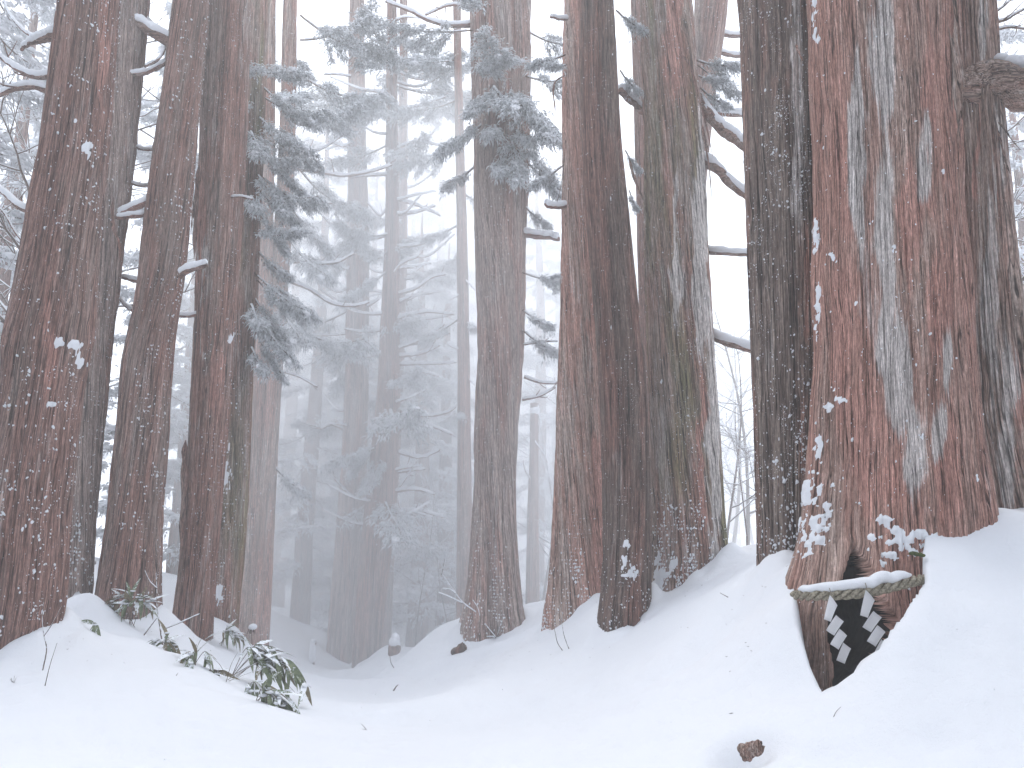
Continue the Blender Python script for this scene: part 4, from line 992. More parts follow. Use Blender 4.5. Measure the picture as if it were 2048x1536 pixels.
r, b, t = tree('B2', 'tan furrowed cedar behind the huge peeling trunk, one thick limb bent outward')
add_specks(r, b, t, 60, 0.004, 0.016, (0, -1, 0.2), 49)
ln = branch(r, b, [(1925, 215, 7.35), (1945, 175, 7.3), (1985, 160, 7.2), (2030, 178, 7.2), (2090, 172, 7.3), (2160, 150, 7.6)], 0.21, 0.17, 0.0, B_BIG2, 'limb', n=40)
v, f = blobs(np.array([P(x, y, 7.2) for x, y in [(2000, 118), (2020, 125), (2040, 128), (2062, 132), (2085, 128), (2110, 120)]]), np.array([(0.07, 0.08, 0.05), (0.1, 0.1, 0.07), (0.12, 0.12, 0.08), (0.13, 0.13, 0.09), (0.13, 0.12, 0.09), (0.13, 0.12, 0.08)]), None, 0.15, 3, hi=True)
obj('snow', make_mesh('snow', v - b, [f], [SNOW]), ln)
for pts, r0 in (([(1980, 45, 7.6), (2010, 40, 7.7), (2045, 20, 7.8), (2080, 5, 8)], 0.02), ([(1985, 62, 7.6), (2020, 55, 7.8), (2060, 62, 8)], 0.018), ([(1982, 30, 7.7), (2010, 10, 7.9), (2030, -10, 8)], 0.014)):
    branch(r, b, pts, r0, 0.008, 0.5, WOOD, twigs=6)
ribbon(r, b, [(1996, 245, 7.1), (2010, 262, 7.05), (2022, 280, 7.0), (2040, 300, 7.0)], 0.03, 0.008, B_DARK, seed=18)
ribbon(r, b, [(1996, 262, 7.1), (2004, 300, 7.05), (2010, 325, 7.0), (2020, 348, 7.0)], 0.03, 0.01, B_DARK, seed=19)
c = P(2016, 425, 7.3)
v, f = blobs(c[None] + np.array([(0, 0, 0), (0.02, 0, 0.06), (0.01, 0, -0.05)]), np.array([(0.035, 0.05, 0.05), (0.025, 0.04, 0.03), (0.025, 0.04, 0.03)]), None, 0.5, 8, hi=True)
obj('burl', make_mesh('burl', v - b, [f], [B_RED], attrs={'bark_co': v}), r)
# ------------------------------------------------------------------ far forest: trunk, crown and snow load shared by the alike trees
def far_tree_mesh(seed, H, low, rmax, nb, per=20, fl=0.21, fw=0.05):
    rs = np.random.RandomState(seed)
    zs = np.linspace(-1, H, 24)
    C = np.stack([0.1 * np.sin(zs * 0.3 + seed), 0.1 * np.cos(zs * 0.23), zs], 1)
    r = 0.36 * (1 - np.clip(zs / H, 0, 1)) ** 0.8 + 0.02
    tv, tf = tube(C, r, 12, jitter=0.08, seed=seed)
    trunk = make_mesh('trunk', tv, tf, [B_FAR], attrs={'bark_co': tv})
    W, F, S = Soup(), Soup(), Soup()
    for k in range(nb):
        u = (k + rs.rand()) / nb
        z = low + (H - low - 0.5) * u
        L = (rmax * (1 - u) ** 0.75 + 0.5) * rs.uniform(0.65, 1.15)
        a = k * 2.4 + rs.uniform(-0.6, 0.6)
        w, f, s = bough_geo(seed * 100 + k, L=L, droop=rs.uniform(0.3, 0.6), up=rs.uniform(0.15, 0.4), ntw=int(7 + 3 * L), per=per, fl=fl, fw=fw, hang=0.4, snow=2.3, start=0.1, wood_r=0.024, spread=0.4)
        ca, sa = math.cos(a), math.sin(a)
        R = np.array([[ca, sa, 0], [-sa, ca, 0], [0, 0, 1]])
        o = np.array([0.1 * math.sin(z * 0.3 + seed), 0.1 * math.cos(z * 0.23), z])
        for src, dst in ((w, W), (f, F), (s, S)):
            Vv = np.concatenate(src.V) @ R + o
            dst.add(Vv, src.F)
    crown = Soup(); crown.add(np.concatenate(W.V), W.F, 0); crown.add(np.concatenate(F.V), F.F, 1)
    for q in range(1, len(crown.M)):   # half of the sprays are buried in snow
        k6 = rs.rand(len(crown.F[q]) // 6) < 0.55
        crown.M[q] = np.tile(np.where(k6, 2, 1), 6) if len(crown.F[q]) % 6 == 0 and crown.M[q] == 1 else crown.M[q]
    return trunk, crown.mesh('crown', [WOOD, NEEDLES_RIMED, SNOW]), S.mesh('snow_load', [SNOW])

FAR = [far_tree_mesh(1, 22, 1.8, 2.8, 40), far_tree_mesh(2, 23, 2.5, 2.9, 38), far_tree_mesh(3, 16, 1.0, 2.5, 40), far_tree_mesh(4, 23, 7.0, 2.8, 28)]
def far_tree(px, D, var, sc, label, group, name='snowy_conifer', rot=0.0):
    p = P(px, 1000, D); x, y = p[0], p[1]
    z = ground_z(x, y)
    r = thing(name, label, 'tree', (x, y, z), group)
    r.rotation_euler = (0, 0, rot); r.scale = (sc,) * 3
    tr, cr, sn = FAR[var]
    obj('trunk', tr, r); c = obj('crown', cr, r); c['kind'] = 'stuff'
    s = obj('snow_load', sn, r); s['kind'] = 'stuff'
    return r
G = 'snow-covered conifers standing behind the avenue'
rs = np.random.RandomState(77)
for lab, lst in (
    ('outside the stout reddish cedar', [('nearest broad snow-hung conifer', -170, 17, 1, 1.0), ('dense dark snow-hung conifer', -60, 24, 0, 1.0), ('middle-distance snow-hung conifer', 30, 29, 2, 1.1), ('faintest tall conifer', 85, 42, 0, 1.1)]),
    ('between the ridged cedar and the leaning brown one', [('darker snow-hung conifer', 268, 27, 0, 1.0)]),
    ('seen past the leaning brown cedar and the peeling one', [('frosted conifer showing in the slit', 360, 31, 2, 1.1)]),
    ('in the soft gap past the pinkish cedar', [('nearest frosted conifer', 618, 31, 0, 1.0), ('paler frosted conifer', 568, 40, 1, 1.1), ('faint conifer low in the haze', 640, 43, 2, 1.4)]),
    ('behind the pale grey trunk at the path end', [('frosted conifer', 735, 36, 1, 1.0), ('second pale conifer', 690, 33, 2, 1.0), ('faint far conifer', 675, 48, 0, 1.4)]),
    ('between the path end and the slender pole-like cedar', [('nearest white-laden conifer', 892, 31, 2, 1.0), ('white-laden conifer', 838, 30, 2, 1.05), ('pale tall far conifer', 870, 46, 1, 1.4), ('hazier white-laden conifer', 862, 37, 2, 1.2), ('pale far conifer', 815, 46, 1, 1.2)]),
    ('between the forked cedar and the spiral-grained one', [('white-laden conifer', 1078, 33, 0, 1.0), ('hazier conifer', 1120, 41, 1, 1.1)]),
    ('almost lost in haze behind the mossy cedar', [('pale high-crowned conifer', 1300, 44, 3, 1.0), ('paler conifer by the slim brown cedar', 1215, 38, 3, 1.0)]),
    ('in the bright gap beside the dark furrowed cedar', [('pale snowy conifer', 1470, 62, 2, 1.2), ('fainter snowy conifer', 1425, 70, 2, 1.3), ('faintest tall conifer', 1520, 75, 0, 1.0)]),
    ('outside the tan furrowed cedar', [('nearest snowy high-crowned conifer', 2075, 20, 3, 0.8), ('hazier snowy conifer', 2010, 31, 0, 0.9), ('low-branched snowy conifer', 2120, 27, 2, 1.1)]),
):
    for pre, px, D, var, sc in lst:
        far_tree(px, D, var, sc, pre + ' ' + lab, G, rot=rs.uniform(0, 6.28))

# unseen conifers added beside and behind the camera to shade the near snow
def shade_wood(spots, seed):
    tr, cr, sn = far_tree_mesh(seed, 19, 2.5, 3.3, 30, per=9, fl=0.42, fw=0.14)
    S = Soup(); mats = [B_FAR, WOOD, NEEDLES_RIMED, SNOW]
    def arr(me):
        V = np.zeros(len(me.vertices) * 3, np.float32); me.vertices.foreach_get('co', V)
        out = {}
        for p in me.polygons: out.setdefault((len(p.vertices), p.material_index), []).append(tuple(p.vertices))
        return V.reshape(-1, 3), out
    parts = [(arr(tr), {0: 0}), (arr(cr), {0: 1, 1: 2, 2: 3}), (arr(sn), {0: 3})]
    for k, (x, y, sc) in enumerate(spots):
        a = k * 2.1; R = np.array([[math.cos(a), math.sin(a), 0], [-math.sin(a), math.cos(a), 0], [0, 0, 1]]) * sc
        o = np.array([x, y, ground_z(x, y) - 0.1])
        for (V, fs), mp in parts:
            n0 = S.n
            S.V.append((V @ R + o).astype(np.float32)); S.n += len(V)
            for (nv, mi), lst in fs.items(): S.F.append(np.array(lst) + n0); S.M.append(mp[mi])
    me = S.mesh('added_shade_wood', mats)
    V = np.concatenate(S.V); at = me.attributes.new('bark_co', 'FLOAT_VECTOR', 'POINT'); at.data.foreach_set('vector', V.ravel())
    w = obj('added_shade_wood', me, kind='stuff'); w['label'] = 'unseen conifers added round the near end of the avenue to shade the snow'
    for m in (tr, cr, sn): bpy.data.meshes.remove(m)
shade_wood([(-8.5, 2.5, 1.0), (-10, -2.5, 1.1), (-6, -5, 1.0), (6, -4.5, 1.1), (9.5, -1, 1.0), (10.5, 4, 1.05), (-12, 5.5, 1.0), (-4.5, -11, 1.1), (4.5, -11, 1.1), (13, 0.5, 1.1), (-13, 0, 1.1)], 6)

# leafless pale trees with snow along every limb
def bare_tree(key, base, H, r0, seed, label, lean=(0, 0), nl=9, cat='tree', name='bare_tree', group=None, snow=0.8):
    rs = np.random.RandomState(seed)
    base = np.array(base, float)
    r = thing(name, label, cat, base, group)
    zs = np.linspace(-0.3, H, 14)
    C = np.stack([lean[0] * zs + 0.03 * H * np.sin(zs / H * 4 + seed), lean[1] * zs + 0.02 * H * np.cos(zs / H * 5), zs], 1)
    tv, tf = tube(C, np.linspace(r0, r0 * 0.25, 14), 8, jitter=0.1, seed=seed)
    obj('trunk', make_mesh('trunk', tv, tf, [TWIG]), r)
    S, K = Soup(), Soup()
    def limb(p, d, ln, rad, depth):
        q = np.linspace(0, 1, 7)[:, None]
        d2 = d + rs.normal(0, 0.25, 3) + np.array([0, 0, 0.35]); 
        c = p + d * ln * q * (1 - 0.35 * q) + d2 * ln * 0.35 * q ** 2 + rs.normal(0, 0.02 * ln, (7, 3)) * q
        rr = np.linspace(rad, rad * 0.35, 7)
        S.add(*tube(c, rr, 4, cap=False))
        if snow: K.add(*tube(c + np.array([0, 0, 1.0]) * (rr * 0.8 + 0.004)[:, None], (rr * 0.8 + 0.008) * snow, 4, flat=0.8, cap=False))
        if depth:
            for _ in range(rs.randint(3, 6)):
                i = rs.randint(2, 7)
                dd = d + rs.normal(0, 0.6, 3); dd /= np.linalg.norm(dd)
                limb(c[i], dd, ln * rs.uniform(0.35, 0.6), rad * 0.5, depth - 1)
    for k in range(nl):
        u = rs.uniform(0.2, 1.0)
        p = np.array([np.interp(u * H, zs, C[:, i]) for i in range(3)])
        a = rs.uniform(0, 6.28)
        d = np.array([math.cos(a), math.sin(a), rs.uniform(0.1, 0.9)]); d /= np.linalg.norm(d)
        limb(p, d, H * rs.uniform(0.18, 0.4) * (1.2 - 0.6 * u), r0 * 0.45 * (1.2 - u * 0.7), 2)
    o = obj('limbs', S.mesh('limbs', [TWIG]), r); o['kind'] = 'stuff'
    if K.n: s = obj('snow_load', K.mesh('snow_load', [SNOW]), r); s['kind'] = 'stuff'
    return r
def gp(px, D):
    p = P(px, 1000, D); return (p[0], p[1], ground_z(p[0], p[1]))
for i, (px, D, H, r0, ln) in enumerate([(1455, 30, 9, 0.06, (0.06, 0)), (1500, 34, 12, 0.10, (-0.08, 0)), (1440, 42, 14, 0.12, (0.12, 0)), (1480, 26, 6, 0.035, (0.03, 0)), (1505, 50, 15, 0.13, (-0.05, 0))]):
    bare_tree(i, gp(px, D), H, r0, 300 + i, ['slight leafless tree leaning towards the dark furrowed cedar in the bright gap', 'taller leafless tree close to the dark furrowed cedar', 'leaning leafless tree near the mossy cedar in the bright gap', 'shortest and nearest leafless tree in the bright gap', 'faintest leafless tree deep in the bright gap'][i], ln, nl=12, group='leafless trees in the bright gap')
for i, (px, D, H, r0, ln) in enumerate([(-10, 15, 11, 0.09, (0.06, 0)), (40, 19, 12, 0.08, (0.10, 0)), (10, 22, 12, 0.10, (-0.03, 0))]):
    bare_tree(i, gp(px, D), H, r0, 330 + i, ['nearest leafless tree outside the stout reddish cedar, leaning towards it', 'slender leafless tree leaning strongly behind the stout reddish cedar', 'pale upright leafless tree outside the stout reddish cedar'][i], ln, nl=12, group='leafless trees beyond the bank')
for i, (px, D, H, r0, ln) in enumerate([(845, 27, 5, 0.03, (0.05, 0)), (880, 30, 6, 0.03, (-0.05, 0)), (820, 33, 6, 0.04, (0.02, 0)), (865, 36, 8, 0.05, (0.0, 0)), (900, 28, 4, 0.025, (-0.1, 0))]):
    bare_tree(i, gp(px, D), H, r0, 350 + i, ['nearest young leafless tree by the capped stump at the path end', 'young leafless tree leaning back towards the path end', 'upright young leafless tree just past the red-grey cedar', 'tallest and faintest young leafless tree at the path end', 'small leaning leafless tree beside the slender pole-like cedar'][i], ln, nl=12, group='young leafless trees at the path end')
for i, (px, D, H, r0, ln) in enumerate([(1090, 27, 8, 0.05, (0.05, 0)), (1105, 31, 9, 0.06, (-0.04, 0))]):
    bare_tree(i, gp(px, D), H, r0, 370 + i, ['leafless snow-lined tree just right of the broken snag', 'fainter leafless tree between the broken snag and spiral-grained cedar'][i], ln, nl=12, group='leafless trees beside the snag')
for i, (px, D, H, r0, ln) in enumerate([(2050, 13, 8, 0.06, (-0.05, 0)), (2085, 17, 10, 0.08, (-0.08, 0))]):
    bare_tree(i, gp(px, D), H, r0, 380 + i, ['nearer leafless tree outside the tan furrowed cedar', 'further leafless tree outside the tan furrowed cedar, mostly out of view'][i], ln, nl=12, group='leafless trees at the slope top')
p = gp(1508, 13.5)
bare_tree(0, p, 1.7, 0.012, 390, 'small bare sapling on the ridge beside the dark furrowed cedar', nl=8, cat='sapling', name='sapling', snow=0.3)

# ------------------------------------------------------------------ straw rope and paper streamers at the hollow
STRAW = mat_plain('weathered_straw', (0.14, 0.12, 0.085), (0.40, 0.36, 0.28), 60, bump=0.0015)
PAPER = mat_plain('white_paper', (0.90, 0.90, 0.91), (0.93, 0.93, 0.94), 6, rough=0.7)
pn_, pl_ = PAPER.node_tree.nodes, PAPER.node_tree.links     # thin paper lets some light through
_tr = pn_.new('ShaderNodeBsdfTranslucent'); _tr.inputs[0].default_value = (0.88, 0.88, 0.9, 1); _mx = pn_.new('ShaderNodeMixShader'); _mx.inputs[0].default_value = 0.5
pl_.new(pn_['Principled BSDF'].outputs[0], _mx.inputs[1]); pl_.new(_tr.outputs[0], _mx.inputs[2]); pl_.new(_mx.outputs[0], pn_['Material Output'].inputs[0])
rope_pts = [(1588, 1190, 5.88), (1620, 1191, 5.72), (1660, 1190, 5.62), (1700, 1188, 5.58), (1740, 1183, 5.56), (1780, 1174, 5.56), (1825, 1163, 5.60), (1868, 1154, 5.74)]
RC = catmull([P(*q) for q in rope_pts], 150)
rb = RC[0].copy()
rp = thing('straw_rope', 'twisted straw rope laden with snow, slung across the dark hollow', 'rope', rb)
T_, S_, U_ = frames(RC)
ln = np.concatenate([[0], np.cumsum(np.linalg.norm(np.diff(RC, axis=0), axis=1))])
rr = 0.031 * np.interp(np.linspace(0, 1, len(RC)), [0, 0.1, 0.9, 1], [0.95, 1, 1, 0.75])
for k in range(3):
    a = ln / 0.20 * 2 * np.pi + k * 2 * np.pi / 3
    C = RC + (S_ * np.cos(a)[:, None] + U_ * np.sin(a)[:, None]) * (rr * 0.68)[:, None]
    v, f = tube(C, rr * 0.55, 10, jitter=0.03, seed=60 + k)
    obj('strand', make_mesh('strand', v - rb, f, [STRAW]), rp)
i0, i1 = 8, 128
Cs = RC[i0:i1] + np.array([0, 0.004, 0]) + np.array([0, 0, 1]) * (0.040 + 0.022 * np.interp(np.linspace(0, 1, i1 - i0), [0, .15, .45, .8, 1], [0.0, .5, 1.0, 1.4, .2]) * (1 + 0.5 * vnoise(RC[i0:i1] * 14, 3)))[:, None]
v, f = tube(Cs, np.interp(np.linspace(0, 1, i1 - i0), [0, .06, .4, .75, .95, 1], [.012, .030, .040, .052, .035, .01]), 12, flat=0.85, jitter=0.16, seed=61)
obj('snow', make_mesh('snow', v - rb, f, [SNOW]), rp)
def fray(seed, q, n=12):
    rs = np.random.RandomState(seed); S = Soup()
    for _ in range(n):
        c = P(*q); d = rs.normal(0, 1, 3) * np.array([0.6, 0.3, 0.4]) + np.array([0, -0.2, -0.3]); d /= np.linalg.norm(d); l = rs.uniform(.02, .06)
        t = np.linspace(0, 1, 4)[:, None]
        S.add(*tube(c + d * l * t - np.array([0, 0, 0.3 * l]) * t ** 2 + rs.normal(0, 0.004, 3), 0.0012, 3, cap=False))
    return S
obj('frayed_straw', fray(3, (1744, 1186, 5.53)).mesh('frayed_straw', [STRAW], origin=rb), rp)
SH = [[[(545, 818), (597, 890), (552, 1003), (505, 985)], [(588, 955), (641, 1000), (575, 1097), (519, 1060)], [(612, 1050), (663, 1097), (605, 1193), (547, 1155)], [(637, 1143), (690, 1185), (647, 1290), (590, 1265)]],
      [[(790, 783), (852, 855), (805, 975), (752, 958)], [(843, 928), (901, 972), (827, 1074), (768, 1038)], [(870, 1025), (925, 1072), (858, 1172), (798, 1135)], [(897, 1122), (945, 1165), (880, 1258), (838, 1238)]]]
for si, (panels, lab) in enumerate(zip(SH, ('zigzag white paper streamer hanging clear of the snow over the dark hollow', 'zigzag white paper streamer whose lowest fold touches the snow mound'))):
    q0 = panels[0][0]; top = P(1500 + q0[0] / 3.414, 950 + q0[1] / 3.414, 5.52)
    r = thing('paper_streamer', lab, 'paper streamer', top, 'paper streamers on the straw rope')
    for k, pq in enumerate(panels):
        Dp = 5.52 - 0.006 * k
        c = [P(1500 + a / 3.414, 950 + b / 3.414, Dp + (0.012 if m in (1, 2) else -0.004) * (1 if k % 2 else -1)) for m, (a, b) in enumerate(pq)]
        n = 6
        u = np.linspace(0, 1, n)
        A = np.array([[(1 - s) * ((1 - t) * c[0] + t * c[3]) + s * ((1 - t) * c[1] + t * c[2]) for s in u] for t in u])
        A[..., 1] += 0.008 * np.sin(u * np.pi)[None, :] * (1 if k % 2 else -1) + 0.004 * np.sin(u * 3)[:, None]
        F0 = A.reshape(-1, 3); F1 = F0 + np.array([0, 0.0012, 0])
        i, j = np.meshgrid(np.arange(n - 1), np.arange(n - 1), indexing='ij')
        q = np.stack([i * n + j, i * n + j + 1, (i + 1) * n + j + 1, (i + 1) * n + j], -1).reshape(-1, 4)
        e = []
        for s in range(n - 1):
            for a_, b_ in ((s, s + 1), ((n - 1) * n + s, (n - 1) * n + s + 1), (s * n, (s + 1) * n), (s * n + n - 1, (s + 1) * n + n - 1)):
                e.append((a_, b_, b_ + n * n, a_ + n * n))
        obj('paper_fold', make_mesh('paper_fold', np.vstack([F0, F1]) - top, [q, q[:, ::-1] + n * n, np.array(e)], [PAPER]), r)
    tie = catmull([top + [0, 0, -0.004], top + [0.004, -0.004, 0.02], top + [0.0, -0.004, 0.045]], 8)
    v, f = tube(tie, 0.003, 5); obj('tie', make_mesh('tie', v - top, f, [STRAW]), r)

# ------------------------------------------------------------------ bamboo grass
LEAF = mat_plain('bamboo_grass_leaf', (0.10, 0.13, 0.07), (0.25, 0.28, 0.17), 5, rough=0.6, frost=0.4)
LEAFD = mat_plain('dry_bamboo_grass_leaf', (0.16, 0.13, 0.08), (0.26, 0.22, 0.14), 5, frost=0.3)
def leaf_mesh(seed, mat):
    n = 9; t = np.linspace(0, 1, n)
    w = 0.5 * 0.19 * np.sin(np.pi * np.clip(t, 0, 1) ** 0.62) ** 0.8 + 0.002
    z = -0.30 * t ** 2
    V = []
    for i in range(n):
        V += [(t[i], -w[i], z[i] + 0.25 * w[i]), (t[i], 0, z[i]), (t[i], w[i], z[i] + 0.25 * w[i])]
    V = np.array(V)
    F = []
    for i in range(n - 1):
        a = i * 3
        F += [(a, a + 3, a + 4, a + 1), (a + 1, a + 4, a + 5, a + 2)]
    F = np.array(F); m = len(V)
    V2 = V - np.array([0, 0, 0.006])
    return make_mesh('leaf', np.vstack([V, V2]), [F[:, ::-1], F + m], [mat])
LEAVES = [leaf_mesh(1, LEAF), leaf_mesh(2, LEAFD)]
def sasa(root, tips, nl, ll, seed, label, dry=0.2, snowy=10):
    """a clump of bamboo grass: one arching cane to each tip, leaves along its outer part"""
    rs = np.random.RandomState(seed)
    root = np.asarray(root, float)
    r = thing('bamboo_grass', label, 'plant', root, 'bamboo grass on the bank')
    lumps = []
    for tip in tips:
        tip = np.asarray(tip, float)
        q0 = root + rs.normal(0, 0.05, 3) * [1, 1, 0] + [0, 0, -0.05]
        mid = (root + tip) / 2 + [0, 0, 0.22 * np.linalg.norm(tip - root) + 0.04]
        C = catmull([q0, mid, tip], 14)
        v, f = tube(C, np.linspace(0.0045, 0.002, 14), 5)
        obj('cane', make_mesh('cane', v - root, f, [TWIG]), r)
        for k in range(nl + 1):
            u = rs.uniform(0.38, 1.0); i = min(12, int(u * 13))
            p = C[i]; d = C[i + 1] - C[i]; d /= np.linalg.norm(d)
            d = d * 0.75 + rs.normal(0, 0.42, 3) + np.array([0, -0.12, -0.45]); d /= np.linalg.norm(d)
            zup = np.array([0, -0.35, 1.0]) + rs.normal(0, 0.35, 3)
            s = np.cross(zup, d); s /= np.linalg.norm(s); n_ = np.cross(d, s)
            l = 1.38 * ll * rs.uniform(0.7, 1.25)
            M = Matrix(((d[0] * l, s[0] * l, n_[0] * l, p[0] - root[0]), (d[1] * l, s[1] * l, n_[1] * l, p[1] - root[1]), (d[2] * l, s[2] * l, n_[2] * l, p[2] - root[2]), (0, 0, 0, 1)))
            o = obj('leaf', LEAVES[1 if rs.rand() < dry else 0], r); o.matrix_local = M
            if rs.rand() < 0.55: lumps.append((p + d * l * rs.uniform(0.1, 0.4) + n_ * 0.006, l))
    if lumps:
        cen = np.array([q for q, _ in lumps]); n = len(cen); s = ll * rs.uniform(0.07, 0.17, n)
        v, f = blobs(cen, np.stack([s * 1.5, s * 1.2, s * 0.55], -1), None, 0.4, seed, hi=False)
        obj('snow', make_mesh('snow', v - root, [f], [SNOW]), r)
    return r
def off(p, q, D=None): return P(*q)
h = hit(262, 1250); d = h[1]
sasa(h, [P(222, 1205, d), P(240, 1192, d), P(262, 1188, d), P(285, 1192, d), P(300, 1205, d), P(250, 1200, d - .2)], 6, 0.20, 1, 'frosted bamboo grass clump at the foot of the leaning brown cedar', 0.35)
h = hit(186, 1262); sasa(h, [P(190, 1250, h[1])], 3, 0.16, 2, 'tiny sprig of bamboo grass poking from the drift between two cedars', 0.0)
h = hit(330, 1300); d = h[1]
sasa(h, [P(312, 1285, d), P(338, 1276, d), P(350, 1290, d), P(330, 1290, d - .2)], 6, 0.16, 3, 'green bamboo grass sprouting beside the bare sapling on the bank', 0.15)
h = hit(392, 1328); d = h[1]
sasa(h, [P(368, 1310, d), P(392, 1302, d), P(420, 1310, d), P(380, 1318, d - .2)], 6, 0.17, 4, 'bamboo grass below the foot of the peeling cedar, bowed under snow', 0.3)
h = hit(440, 1290, 9); d = h[1]
sasa(h, [P(462, 1258, d), P(475, 1268, d), P(490, 1275, d), P(450, 1262, d)], 6, 0.19, 5, 'bamboo grass arching up near the mossy cedar', 0.35)
h = hit(462, 1350, 8); d = h[1]
sasa(h, [P(515, 1295, d), P(548, 1295, d), P(580, 1322, d), P(604, 1356, d), P(622, 1375, d), P(590, 1385, d - .2), P(560, 1325, d - .1)], 8, 0.22, 6, 'largest bamboo grass spray, long green leaves drooping over the path side of the bank', 0.15)
h = hit(425, 1345, 7); d = h[1]
sasa(h, [P(432, 1352, d), P(415, 1350, d), P(440, 1362, d)], 5, 0.17, 7, 'half-buried bamboo grass in the fold of the bank', 0.45)
h = hit(505, 1400, 6); d = h[1]
sasa(h, [P(545, 1382, d), P(565, 1400, d), P(590, 1428, d), P(615, 1455, d), P(575, 1425, d - .1)], 8, 0.18, 8, 'lowest bamboo grass spray, hanging over the edge of the bank', 0.2)
h = hit(492, 1385, 6); d = h[1]
sasa(h, [P(500, 1372, d), P(515, 1372, d)], 4, 0.17, 9, 'few green bamboo leaves rising behind the lowest spray', 0.0)

# ------------------------------------------------------------------ twigs, sapling, shrub
def twig_thing(name, label, cat, lines, D0=None, r0=0.006, snow=0.4, group=None, mat=None):
    """lines: picture polylines; the first point of the first line stands in the snow"""
    p = hit(*lines[0][0]); d = p[1] if D0 is None else D0
    r = thing(name, label, cat, p, group)
    for k, pts in enumerate(lines):
        branch(r, p, [(x, y, d - 0.05 * i * (1 if k % 2 else -0.6)) for i, (x, y) in enumerate(pts)], r0 * (1 if k == 0 else 0.7), r0 * 0.4, snow, mat or TWIG, 'stem' if k == 0 else 'branch', seed=k)
    return r
twig_thing('sapling', 'bare sapling with snow along its crooked limbs, standing on the bank before the peeling cedar', 'sapling', [[(325, 1290), (320, 1255), (315, 1220), (314, 1175), (313, 1145)], [(315, 1178), (300, 1163), (289, 1140)], [(328, 1258), (362, 1245), (400, 1228)], [(288, 1270), (303, 1250), (314, 1236)]], r0=0.011, snow=0.5)
twig_thing('twig', 'pale crooked twig rising from the bank before the stout reddish cedar', 'twig', [[(85, 1342), (93, 1300), (88, 1272), (84, 1240), (86, 1200)], [(88, 1272), (100, 1255), (112, 1235), (124, 1212)]], r0=0.006, snow=0.3)
twig_thing('twig', 'thin dark straight twig beside the pale crooked one', 'twig', [[(90, 1372), (100, 1330), (114, 1286)]], r0=0.004, snow=0.0)
twig_thing('dry_weed', 'small tuft of dry stalks on the open snow of the bank', 'weed', [[(26, 1366), (22, 1355)], [(27, 1366), (29, 1352)], [(25, 1366), (20, 1358)], [(28, 1365), (33, 1355)]], r0=0.003, snow=0)
twig_thing('bare_shrub', 'snow-lined bare shrub leaning against the forked cedar', 'shrub', [[(992, 1276), (975, 1255), (955, 1228), (925, 1205), (905, 1178), (883, 1148)], [(925, 1207), (900, 1195), (875, 1185)], [(912, 1188), (900, 1180), (885, 1178)], [(883, 1150), (888, 1125), (890, 1100)], [(990, 1274), (960, 1276), (930, 1290)], [(995, 1272), (1000, 1255), (1005, 1240)], [(960, 1235), (955, 1215), (945, 1200)]], r0=0.012, snow=0.8)
twig_thing('twig', 'bent twig in the snow before the spiral-grained cedar', 'twig', [[(1125, 1301), (1115, 1285), (1110, 1262), (1107, 1248)]], r0=0.006, snow=0.2)
twig_thing('twig', 'upright twig with a snowy tip before the spiral-grained cedar', 'twig', [[(1138, 1298), (1128, 1270), (1124, 1245), (1125, 1225)], [(1124, 1245), (1120, 1230)]], r0=0.006, snow=0.4)
twig_thing('bare_stalks', 'bare stalks fanning out of the hollow behind the drooping bamboo grass', 'twigs', [[(452, 1365), (462, 1330), (475, 1305)], [(455, 1360), (490, 1338), (515, 1325)], [(458, 1362), (500, 1345), (530, 1335)], [(452, 1352), (440, 1330), (425, 1315)]], r0=0.004, snow=0.2)
twig_thing('twig', 'short dark stub of a twig poking from the bank crest', 'twig', [[(352, 1352), (356, 1346)]], r0=0.004, snow=0)
twig_thing('twig', 'bent grass blade lying on the smooth snow of the path', 'twig', [[(733, 1460), (727, 1452), (722, 1448)], [(733, 1460), (724, 1458)]], r0=0.0025, snow=0)
twig_thing('twig', 'thin twig hooked out of the drift at the path end', 'twig', [[(788, 1336), (782, 1325), (780, 1310), (777, 1296)]], D0=None, r0=0.008, snow=0.2)
twig_thing('twig', 'tiny dry twig on the snow mound below the hollow', 'twig', [[(1666, 1437), (1672, 1424), (1682, 1414)]], r0=0.002, snow=0)
twig_thing('twig', 'bowed stalk on the ridge near the furrowed cedar', 'twig', [[(1457, 1195), (1448, 1190), (1440, 1185)]], r0=0.004, snow=0)

# stalk with a snow cap before the twin-stemmed cedar
p = hit(505, 1312, 9)
d = p[1]
r = thing('dry_stalk', 'dry seed stalk wearing a round cap of snow, before the twin-stemmed cedar', 'plant', p)
C = catmull([p + [0, 0, -0.05], P(504, 1285, d), P(503, 1256, d)], 10); v, f = tube(C, 0.006, 5); obj('stem', make_mesh('stem', v - p, f, [TWIG]), r)
S = Soup(); c = P(505, 1258, d); rs = np.random.RandomState(3)
for k in range(26):
    a = rs.uniform(0, 6.28); rr_ = rs.uniform(0.01, 0.07); q = c + [rr_ * math.cos(a), rr_ * math.sin(a), 0.0]
    S.add(*tube(np.array([q, q + [0.02 * math.cos(a), 0.02 * math.sin(a), -rs.uniform(0.04, 0.09)]]), 0.004, 3))
obj('seed_head', S.mesh('seed_head', [TWIG], origin=p), r)
v, f = blobs(np.array([c + [0, 0, 0.035]]), np.array([(0.075, 0.075, 0.05)]), None, 0.12, 3, hi=True); obj('snow_cap', make_mesh('snow_cap', v - p, [f], [SNOW]), r)

